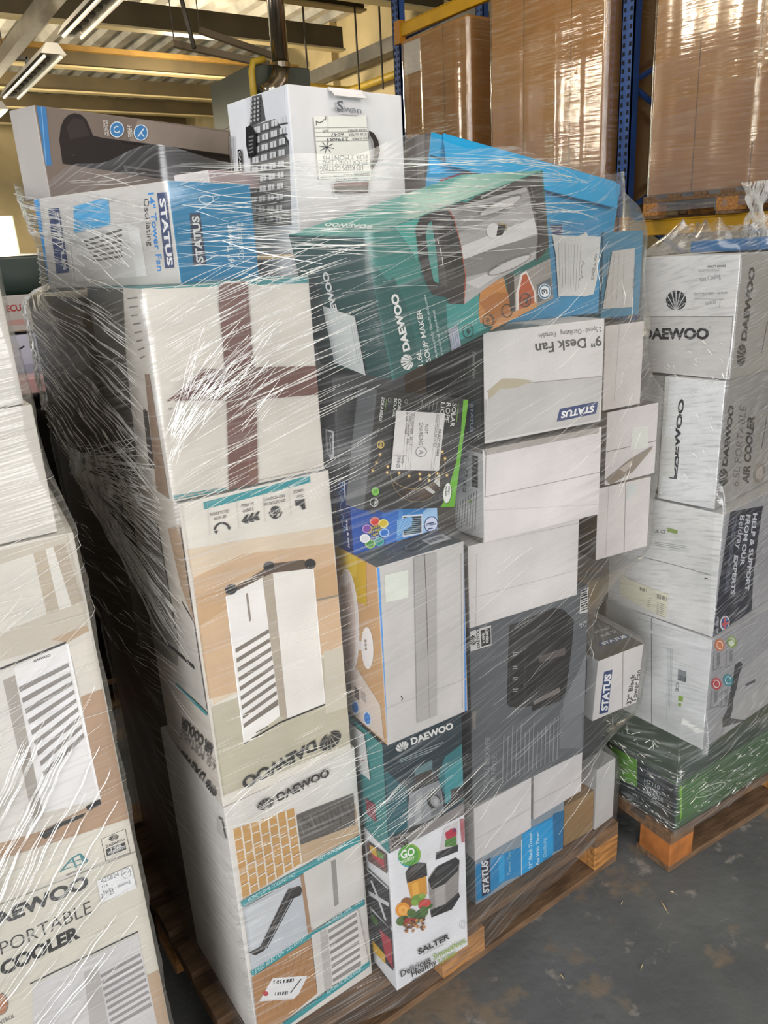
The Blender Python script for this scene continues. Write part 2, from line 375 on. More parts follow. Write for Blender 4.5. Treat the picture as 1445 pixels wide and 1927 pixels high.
# warm-air heater with its flue
h = empty('unit_heater', (3.30, 6.55, 2.84))
HG = simple('grey_green_sheet', '474b42', .5, .2, .12, 4)
MB().box((0, 0, 0), (.55, .90, .43)).build('cabinet', HG, h, .008); MB().box((-.005, .03, .03), (0, .87, .40)).build('side_panel', HG, h)
BR = simple('bronze_bracket', '6d5f4b', .5, .4)
for (p, q) in (((-.35, .75, .70), (.32, .30, .50)), ((-.08, .80, .84), (.50, .35, .56))):
    MB().tube([p, q], .035, 4).build('bracket', BR, h); MB().tube([p, (p[0], p[1], 1.9)], .005, 6).build('hanger_rod', PEND, h); MB().tube([q, (q[0], q[1], .42)], .02, 6).build('strut', BR, h)
tag(h, 'grey-green suspended heater cabinet behind the kettle carton', 'heater')
CHROME = simple('shiny_flue_steel', 'a79c8c', .18, 1.0, .3, 5, .05)
fl = empty('flue_pipe', (3.50, 6.42, 2.98))
MB().tube([(-.16, 0, .04), (-.10, 0, .08), (-.03, 0, .15), (0, 0, .26)], .075, 16).build('elbow', CHROME, fl, smooth=True)
MB().tube([(0, 0, .24), (0, 0, 1.82)], .070, 16).build('straight_pipe', CHROME, fl, smooth=True); MB().tube([(0, 0, .24), (0, 0, .28)], .078, 16).build('collar', CHROME, fl); MB().tube([(0, 0, .80), (0, 0, .84)], .078, 16).build('collar', CHROME, fl)
tag(fl, 'shiny steel flue pipe with elbow rising from the heater', 'pipe')
YEL = simple('yellow_gas_pipe_paint', 'b99a2e', .5, 0, .2, 8)
tag(MB().tube([(3.27, 6.51, 2.86), (3.27, 6.51, 3.20), (3.29, 6.51, 3.27), (3.40, 6.52, 3.30)], .028, 10).build('gas_pipe', YEL, smooth=True), 'yellow gas pipe bent down beside the heater cabinet', 'pipe')
tag(MB().tube([(4.9, 9.9, 3.86), (6.2, 9.9, 3.82), (6.33, 9.8, 3.80), (6.38, 9.6, 3.80), (6.38, 3.0, 3.80)], .045, 10).build('gas_pipe', YEL, smooth=True), 'yellow gas pipe running along the cream wall behind the rack', 'pipe')
tag(MB().box((6.25, 2.0, 4.02), (6.42, 11.6, 4.14)).box((6.25, 2.0, 4.14), (6.27, 11.6, 4.18)).tube([(6.33, 4, 4.12), (6.33, 4, ZD)], .008, 6).tube([(6.33, 8, 4.12), (6.33, 8, ZD)], .008, 6).build('cable_tray', GREY), 'grey cable tray along the cream wall above the yellow pipe', 'tray')
tag(MB().tube([(-3, 7.55, 4.36), (5.2, 7.55, 4.36), (6.1, 7.55, 4.35), (6.3, 7.55, 4.28), (6.34, 7.55, 4.21)], .022, 8).build('conduit', ZINC, smooth=True), 'thin metal conduit clipped along the roof purlin and bent down to the tray', 'pipe')
for (xx, yy) in ((5.2, 8.9), (5.65, 8.5), (5.85, 8.3)): tag(MB().tube([(xx, yy, 3.52), (xx, yy, ZD)], .012, 6).build('hanger_rod', PEND), 'thin dark hanger rods in front of the cream wall', 'rod', 'hanger rods by the cream wall')
tag(MB().tube([(3.25, 7.5, 4.3), (3.05, 7.4, 4.28), (2.98, 7.2, 4.1), (3.0, 7.0, 3.45)], .02, 8).build('flexible_cable', PEND, smooth=True), 'black flexible cable looping down to the heater bracket', 'cable')

# ------------------------------------------------------------------ pallet racking and its loads
BLUE = simple('blue_rack_paint', '2f5290', .42, .1, .3, 7); HOLE = simple('dark_slot', '0b0d12', .9); YB_ = simple('yellow_beam_paint', 'c4940f', .45, 0, .22, 5); ORB = simple('orange_connector', 'b9791c', .5, 0, .2, 6)
def upright(y, label):
    r = empty('rack_upright', (4.62, y, 0))
    for xx in (0, .98):
        p = MB().box((xx, -.05, .01), (xx+.012, .05, 4.4)).box((xx, -.05, .01), (xx+.07, -.042, 4.4)).box((xx, .042, .01), (xx+.07, .05, 4.4)); solid = len(p.f)
        for k in range(86):
            z = .06+k*.05
            for yy in (-.025, .025): p.add([(xx-.001, yy-.011, z), (xx-.001, yy+.011, z), (xx-.001, yy+.008, z+.026), (xx-.001, yy-.008, z+.026)], [(0, 3, 2, 1)])
        o = p.build('post', BLUE, r); o.data.materials.append(HOLE)
        for f in o.data.polygons[solid:]: f.material_index = 1
        MB().box((xx-.02, -.07, 0), (xx+.1, .07, .01)).build('foot_plate', BLUE, r)
    for k in range(5):
        a, b = (.04, .3+k*.8), (1.0, .7+k*.8)
        MB().tube([(a[0], 0, a[1]), (b[0], 0, b[1])], .02, 6).build('brace', BLUE, r); MB().tube([(b[0], 0, b[1]), (a[0], 0, a[1]+.8)], .02, 6).build('brace', BLUE, r)
    tag(r, label, 'rack', 'blue rack uprights')
upright(3.78, 'near blue perforated rack upright between the wrapped cartons'); upright(6.32, 'far dark blue rack upright beside the cream wall'); upright(1.05, 'blue rack upright beyond the right edge of the picture')
def beam(y0, y1, z, label):
    for xx, side in ((4.60, 'front'), (5.58, 'rear')):
        r = empty('rack_beam', (xx, 0, z))
        MB().box((0, y0+.05, -.10), (.045, y1-.05, 0)).box((-.006, y0+.05, -.012), (.045, y1-.05, 0)).build('rail', YB_, r, .004)
        for yy in (y0+.06, y1-.06): MB().box((-.012, yy-.04, -.15), (.05, yy+.04, .03)).build('end_connector', ORB, r)
        tag(r, label % side, 'rack beam', 'yellow rack beams')
beam(1.05, 3.78, 1.84, 'yellow %s rack beam under the pallet at the right edge'); beam(3.78, 6.32, 1.84, 'yellow %s rack beam low behind the middle pallet load'); beam(3.78, 6.32, 3.60, 'yellow %s rack beam at the top edge near the far upright')
def pallet(loc, rz, L, D, label, mats=(PINE, PINE2, ORANGE), nb=7):
    r = empty('pallet', loc, rz)
    wd = .095
    for i in range(nb):
        y = (D-wd)*i/(nb-1); MB().box((0, y, .118), (L, y+wd, .140)).build('deck_board', mats[1], r, .0015)
    for xx in (0, (L-.1)/2, L-.1): MB().box((xx, 0, .098), (xx+.1, D, .118)).build('stringer_board', mats[1], r, .0015)
    for xx, wx in ((0, .10), ((L-.14)/2, .14), (L-.10, .10)):
        for yy, dy in ((0, .11), ((D-.14)/2, .14), (D-.11, .11)): MB().box((xx, yy, .020), (xx+wx, yy+dy, .098)).build('block', mats[0] if (xx, yy) != (0, 0) else mats[2], r, .002)
    for yy in (0, (D-.1)/2, D-.12): MB().box((0, yy, 0), (L, yy+.12, .020)).build('bottom_board', mats[1], r, .0015)
    tag(r, label, 'pallet', 'wooden pallets'); return r
pallet((.345, 1.155, 0), .014, 1.19, 1.0, 'wooden pallet under the tall mixed load in the middle')
pallet((1.612, 1.05, 0), -.06, 1.2, 1.0, 'wooden pallet with chipped corner block under the load on the right')
pallet((-.97, 1.2, 0), -.0, 1.2, 1.0, 'wooden pallet under the air cooler cartons on the left')
pallet((4.5, 2.30, 1.84), 0, 1.1, 1.2, 'pale wooden pallet standing on the yellow rack beams')
pallet((4.5, 3.84, 1.84), 0, 1.1, 1.15, 'wooden pallet on the rack under the tall wrapped carton')
pallet((4.5, 5.2, 1.84), 0, 1.1, .95, 'wooden pallet on the rack under the farther wrapped carton')
# ------------------------------------------------------------------ cartons: pose = corner, yaw, tilts, size; ink: P polygon, N line, E disc, O ring, T lettering, G emblem, V louvres, K ruled lines, B bars
box('M1', 'air_cooler_box', (0.39, 1.19, 0.142, 0.014, 0.0, 0.0, 0.296, 0.34, 0.628), 'air cooler carton with brick wall picture and teal bands, lowest left on middle pallet',
    'd3cfc8 d0ccc6 cfcac2 cfcac2', """
@F
P b79d7e 1480 4584 2867 4911 2903 4036 1450 4101
P bd9257 109 5729 1446 5533 1465 4134 100 4015
N d8d0c2 32 109 5729 100 4015
N d8d0c2 33 292 5703 287 4031
N d8d0c2 33 477 5675 477 4048
N d8d0c2 33 666 5648 670 4065
N d8d0c2 34 857 5620 865 4082
N d8d0c2 34 1050 5591 1062 4099
N d8d0c2 35 1247 5563 1262 4117
N d8d0c2 34 1446 5533 1465 4134
N d8d0c2 29 108 5461 291 5441
N d8d0c2 30 291 5309 477 5292
N d8d0c2 30 477 5420 666 5400
N d8d0c2 30 667 5274 858 5257
N d8d0c2 30 858 5378 1052 5357
N d8d0c2 31 1053 5239 1251 5221
N d8d0c2 31 1249 5335 1449 5313
N d8d0c2 30 106 5190 291 5176
N d8d0c2 30 290 5043 477 5032
N d8d0c2 30 477 5162 667 5149
N d8d0c2 31 667 5022 860 5012
N d8d0c2 31 859 5134 1054 5120
N d8d0c2 31 1055 5001 1253 4990
N d8d0c2 32 1252 5106 1452 5091
N d8d0c2 29 105 4915 290 4908
N d8d0c2 30 289 4773 477 4770
N d8d0c2 31 477 4902 668 4895
N d8d0c2 31 668 4767 861 4764
N d8d0c2 31 860 4888 1056 4881
N d8d0c2 31 1057 4760 1255 4757
N d8d0c2 32 1254 4874 1455 4867
N d8d0c2 30 103 4637 289 4638
N d8d0c2 30 289 4501 477 4505
N d8d0c2 31 477 4638 668 4638
N d8d0c2 31 669 4509 863 4513
N d8d0c2 31 862 4639 1058 4639
N d8d0c2 32 1059 4518 1258 4522
N d8d0c2 32 1257 4640 1458 4640
N d8d0c2 30 102 4356 288 4364
N d8d0c2 31 288 4226 477 4237
N d8d0c2 32 477 4372 669 4379
N d8d0c2 32 669 4249 864 4260
N d8d0c2 32 863 4387 1060 4395
N d8d0c2 32 1061 4272 1260 4284
N d8d0c2 32 1259 4403 1461 4412
P 5a5550 1465 5356 2826 5183 2816 4386 1482 4603
N 77716a 27 1491 5237 1580 4814
N 44403c 28 1583 5256 1685 4976
N 44403c 28 1664 5149 1766 4901
N 77716a 27 1762 5208 1847 4818
N 44403c 28 1840 5063 1928 4722
N 44403c 28 1944 5178 2015 4678
N 44403c 29 2024 5025 2123 4866
N 44403c 29 2128 5128 2196 4663
N 44403c 29 2226 5159 2294 4720
N 44403c 28 2311 5043 2396 4823
N 44403c 29 2410 5080 2469 4592
N 44403c 29 2511 5128 2577 4760
N 44403c 30 2590 4910 2666 4682
N 44403c 29 2696 4994 2765 4728
P 2a8a90 52 4025 2905 4070 2912 3879 68 3871
T cfe2e0 1 206 3927 1072 3 -1 82 HONEYCOMB COOLING PAD
T cfe2e0 1 1830 3983 690 0 -3 99 EASY MOVEMENT
P b4b8bd 88 3837 1444 3851 1474 2185 85 2194
P 9c7c60 1387 3864 1484 3869 1507 2185 1415 2202
P c2c5c8 133 3767 1087 3751 250 2647 122 2649
P 2d2b2a 55 2696 328 2680 1083 3711 1362 3624 1399 3493 1355 3370 1134 3401 402 2519 198 2522
N 55514e 33 321 2620 1148 3607
N 171615 29 461 2544 1207 3441
P c8c4be 1468 3900 2912 3879 2897 2286 1506 2421
P 8d8984 2134 3804 2255 3785 2224 2576 2107 2583
P 2a8a90 57 2205 2877 2308 2890 2137 68 2051
T cfe2e0 1 69 2064 1307 142 7 114 3 SPEED SELECTION / LED DISPLAY
T cfe2e0 1 1866 2218 679 24 -3 102 5.5L WATER TANK
P a67a4f 58 2036 1475 2116 1476 520 520 345 19 711
N 936a42 17 33 827 409 2094
N 936a42 17 183 802 577 2064
N 936a42 17 334 777 746 2033
N 936a42 18 487 752 918 2002
N 936a42 17 642 726 1092 1971
N 936a42 18 798 700 1268 1939
N 936a42 18 956 674 1447 1907
P dcdcdc 496 1693 1293 1181 1033 830 889 797 136 1310
E b8303a 22 299 1406 63 -47 -7 -63
P cfcfcf 136 1310 889 797 893 841 152 1353
B 35363a 7 507 1617 1023 1308 482 1535
B 35363a 6 508 1286 838 1071 484 1211
N 3a3a3e 36 852 1014 1133 1204
P cdc8c2 1483 2192 2687 2118 2866 384 1482 492
P b1aca6 1695 2150 1879 2140 1871 419 1661 469
V 84807c d4d0cb 8 0.5 -0.2 1903 2170 2645 2145 2649 514 1891 551
P 2a8a90 517 315 2874 488 2889 318 701 168
T cfe2e0 1 1711 319 926 41 -2 114 AUTOMATIC OSCILLATION
T 2a2826 2.2 1092 5884 1206 32 -35 203 DAEWOO
G 2a2826 653 5868 362 -29 -16 245
@L
P b9b6b2 3080 5899 3331 5989 3416 5514 2965 5513
K 8f8b88 6 26 0.3 3331 3858 3934 3945 3189 1565 3471 1474
""")
box('M2', 'air_cooler_box', (0.389, 1.19, 0.772, -0.009, 0.0, 0.0, 0.285, 0.3, 0.603), 'upside-down air cooler carton with tan room picture, under the brown-taped carton',
    'd8d2c6 c9c0b4 cfcac2 cfcac2', """
@F
P d3c1a8 -17 5221 900 5146 2823 4940 2827 2367 1453 2407 100 2198 83 4555
P c7a987 69 4695 1006 4877 2814 4611 2836 2467 2412 2414 1432 2217 15 2347 49 3835
P b7b09a 62 2175 671 2161 2848 2360 2841 158 24 256
P c6bfae 2416 2453 2851 2400 2855 1033 2332 1077
P bd9b74 71 4352 615 4396 613 3972 60 3796
P bd9b74 2395 4167 2818 4198 2835 3541 2358 3572
P 8a8070 2360 3591 2823 3545 2824 3506 2359 3545
P 5b4a3b 594 4227 833 4331 1313 4475 1558 4549 2169 4452 2362 4232 1515 4328 782 4205
P e2ded7 1520 4373 2341 4227 2332 1310 1490 1296
P e7e4df 599 4190 1315 4339 1355 1443 572 1170
P a99d8c 1315 4339 1527 4371 1498 1292 1355 1443
V 776f65 e4e1dc 9 0.56 -0.25 644 3253 1326 3374 1344 1692 608 1496
P 8d847a 967 4131 1007 4136 1009 3590 967 3575
N ffffff 17 599 4190 572 1170
N f4f2ee 23 2341 4227 2332 1310
E 201d1b 22 706 4292 109 17 28 -99
E 201d1b 22 1464 4522 104 8 22 -94
E 201d1b 22 2293 4333 115 -32 -10 -101
N 252321 35 572 1170 1333 1308 2335 1304
N 4a4845 19 829 1300 1082 1333
P 2b8c92 424 5965 2438 6014 2448 5881 424 5843
P 3a8f93 235 6098 891 6088 884 6034 234 6050
T 2b2927 1 2283 5701 -157 1 2 -56 CARRY
T 2b2927 1 2286 5805 -197 1 1 -56 HANDLE
T 2b2927 1 1915 5694 -430 16 1 -56 ON CASTORS FOR
T 2b2927 1 1910 5784 -415 11 1 -55 EASY MOVEMENT
T 2b2927 1 1295 5679 -207 8 0 -57 3 SPEED
T 2b2927 1 1313 5769 -238 8 0 -57 SETTINGS
T 2b2927 1 790 5664 -227 2 -1 -52 180° FLOW
T 2b2927 1 847 5744 -337 13 0 -53 OSCILLATION
O 2b2927 12 37 683 5411 131 -33 -16 -123 180 350
P 2b2927 531 5426 604 5424 572 5359
P 2b2927 773 5432 847 5424 812 5365
P 2b2927 1045 5476 1143 5577 1196 5578 1146 5509 1176 5417 1114 5422
P 2b2927 1149 5478 1248 5579 1301 5580 1250 5511 1281 5418 1219 5423
P 2b2927 1253 5479 1353 5581 1406 5582 1356 5513 1387 5420 1324 5425
E 2b2927 22 1704 5529 92 -21 -8 -74
O 2b2927 10 24 1701 5502 114 -26 -13 -121 0 180
P 2b2927 1635 5460 1731 5447 1676 5371
P 2b2927 2099 5618 2292 5609 2289 5497 2296 5418 2235 5412 2199 5501 2106 5512
N b9b2a6 6 483 5917 454 5366
N b9b2a6 7 1005 5927 983 5365
N b9b2a6 7 1500 5936 1484 5363
N b9b2a6 7 2004 5945 1994 5361
T 252321 2.4 2036 621 -1621 -169 30 -256 DAEWOO
G 252321 2606 681 -509 -83 37 -390
N cfc9bc 19 23 6051 22 236
@L
P a98f74 2316 5423 3034 5650 3137 3870 2555 4428
P 8f897f 658 5162 1710 5365 1875 2440 109 2077
P bdb7ae 2426 4099 3137 3870 3045 2109 1389 1973
N 1d1b1a 90 719 2671 2638 2843
P 2b8c92 1250 1887 2961 2066 2951 1984 1247 1802
E 4a4038 22 -589 2709 336 127 -135 -271
T 252321 2.2 3119 1412 -1792 -279 -198 -344 AIR COOLER
T 6a6560 1 3047 1053 -1940 -323 -166 -301 6.5L PORTABLE
T 252321 2.2 2315 335 -1818 -310 -258 -391 DAEWOO
G 252321 2885 320 -510 1 -222 -331
""")
box('M3', 'taped_box', (0.383, 1.195, 1.378, -0.024, 0.0, 0.0, 0.283, 0.34, 0.337), 'cream carton crossed with brown parcel tape above the upside-down air cooler carton',
    'cbc4b8 c4beb4 2e7f80 c4beb4', """
@F
P 2e7f80 15 3513 2884 3378 2872 3254 19 3391
P 2e7f80 -24 115 936 69 925 -11 -23 36
T 2c2a29 1 206 1505 -56 -4 0 37 EP1
N a39a8c 20 -19 61 2771 59
P 8a6a50 -16 2402 8 1682 -10 33 -98 52 -63 1050
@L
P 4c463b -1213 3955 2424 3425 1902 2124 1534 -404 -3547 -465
P 8c7562 2908 2042 3163 2067 3226 -114 2543 -234
P 3b342d 2496 1452 2733 1418 2628 402 2327 388
K 6f6b68 8 20 0.3 2597 3204 3218 3235 2785 2284 3101 2351
""",
    ('packing_tape', 'brown parcel tape', """
@F
P 6b463b 1229 3504 1705 3499 1669 2408 1643 1957 1638 1441 1495 -22 958 -18 1121 1517 1145 2020 1168 2462 1179 3086
P 6b463b 127 1652 598 1942 772 2079 1185 2015 1675 1991 2815 1868 2846 1372 1639 1454 1121 1517 325 1630
N 7d584c 26 1587 2417 1350 -19
N 5b392f 21 1185 2015 1675 1991
N 5b392f 16 1134 1515 1639 1454
P 74503f 1427 379 1537 385 1495 -22 1294 -8
"""))
box('M4', 'tower_fan_box', (0.47, 1.261, 1.715, 0.387, 0.0, 0.0, 0.189, 0.351, 0.155), 'short white and blue tower fan carton with grille picture, above the taped carton',
    '1681b0 cac5be c6c2bd 1681b0', """
@L
P 2c8fcd -105 1567 178 1551 -67 66 -460 8
P 35426a 389 1361 705 1348 673 266 291 259
T d4d2d0 2 569 1288 -60 -978 97 2 STATUS
P 49a7d8 1110 1348 2064 1421 2007 986 1008 917
P d8d4cf 788 877 2425 1003 2472 142 740 96
P e3e0dc 2425 1003 2719 900 2727 150 2472 142
V d8d4cf 6d675f 6 0.45 0 1225 777 2288 920 2178 419 1448 396
T 2a86cf 1.6 3039 1405 -36 -1191 130 0 14" Tower Fan
T 4a4643 1 2916 1327 -56 -713 115 2 Oscillating
P 35426a 3251 1388 3471 1386 3414 258 3196 251
T e4e2e0 2.2 3284 1304 -27 -1012 136 3 STATUS
N 8a8580 12 861 857 798 110
@F
P 28304f 378 1073 602 1079 605 276 313 269
T e4e2e0 2.2 549 316 24 716 -162 -2 STATUS
T cfe0ea 1.6 1265 225 41 675 -146 -2 14" Tower
T bcd8e6 1 1527 321 21 608 -154 -3 Oscillating
O cfe0ea 24 18 784 1287 160 3 -11 -62
""")
box('M5', 'tower_fan_box', (0.366, 1.577, 1.872, 0.398, 0.0, 0.0, 0.82, 0.075, 0.15), 'long grey-brown tower fan carton with dark fan picture lying on top of the load',
    '74675e aaa49e 7a6d63 8a8078', """
@F
P 8b7e74 2297 1478 4856 1453 4778 996 1988 1075
P 3f76aa 44 1533 232 1509 136 535 -82 524
N 6fa0cc 20 138 1514 22 529
P 27211f 392 974 470 1191 560 1319 670 1402 818 1449 954 1435 1052 1364 1110 1215 1148 1099 1374 1078 1986 1065 4807 990 5040 392 3320 371 375 577
P 352d2a 588 1201 781 1370 978 1357 1087 1104 621 991
P 15110f 1803 1052 1852 1052 1863 1017 1814 1017
P 15110f 1897 1049 1946 1050 1957 1014 1907 1014
P 15110f 1991 1047 2041 1047 2052 1011 2002 1011
P 15110f 2086 1044 2137 1044 2148 1008 2097 1008
P 15110f 2182 1041 2233 1041 2245 1005 2194 1005
P 15110f 2279 1038 2331 1038 2343 1002 2291 1002
P 15110f 2377 1035 2430 1035 2441 999 2389 999
P 15110f 2477 1032 2529 1033 2541 996 2489 996
P 15110f 2577 1029 2630 1030 2642 993 2589 993
P 15110f 2678 1026 2732 1027 2744 990 2690 990
P 15110f 2780 1023 2834 1024 2847 987 2793 986
P 15110f 2883 1020 2938 1021 2951 983 2896 983
P 15110f 2988 1017 3043 1017 3056 980 3001 980
P 15110f 3093 1014 3149 1014 3163 977 3107 977
P 15110f 3200 1011 3257 1011 3270 973 3213 973
P 15110f 3308 1008 3365 1008 3379 970 3321 970
P 15110f 3416 1005 3474 1005 3488 967 3430 966
P 15110f 3527 1001 3585 1002 3599 963 3541 963
P 15110f 3638 998 3697 998 3711 960 3652 960
P 15110f 3750 995 3810 995 3825 956 3765 956
P 15110f 3864 992 3924 992 3939 953 3879 952
P 15110f 3979 988 4040 988 4055 949 3994 949
P 15110f 4095 985 4157 985 4172 945 4110 945
P 15110f 4213 981 4275 981 4291 942 4228 942
P 15110f 4331 978 4394 978 4410 938 4347 938
P 15110f 4451 974 4515 974 4532 934 4468 934
P 15110f 4573 971 4638 971 4654 930 4589 930
P 15110f 4696 967 4761 967 4778 926 4713 926
N 5a5552 41 3334 451 1823 486 1747 599 3343 498
E cfd6dc 22 1720 1249 175 15 -30 -144
E 3e78ac 22 1720 1249 153 13 -26 -127
E cfd6dc 22 2306 1242 186 14 -30 -149
E 3e78ac 22 2306 1242 162 12 -26 -132
O cfd6dc 10 19 1720 1249 76 7 -12 -55 20 300
N cfd6dc 24 2210 1158 2396 1322
N cfd6dc 25 2306 1242 2376 1170
T d8d0c8 1.5 1472 1387 -13 -270 53 8 OSCILLATING
T d8d0c8 1.5 1412 1382 -19 -255 52 7 FUNCTION
T d8d0c8 1.5 2032 1340 -13 -197 56 9 3 SPEED
T d8d0c8 1.5 1980 1352 -18 -223 56 8 SETTINGS
T cfcac5 1 579 727 48 0 5 22 ..
""")
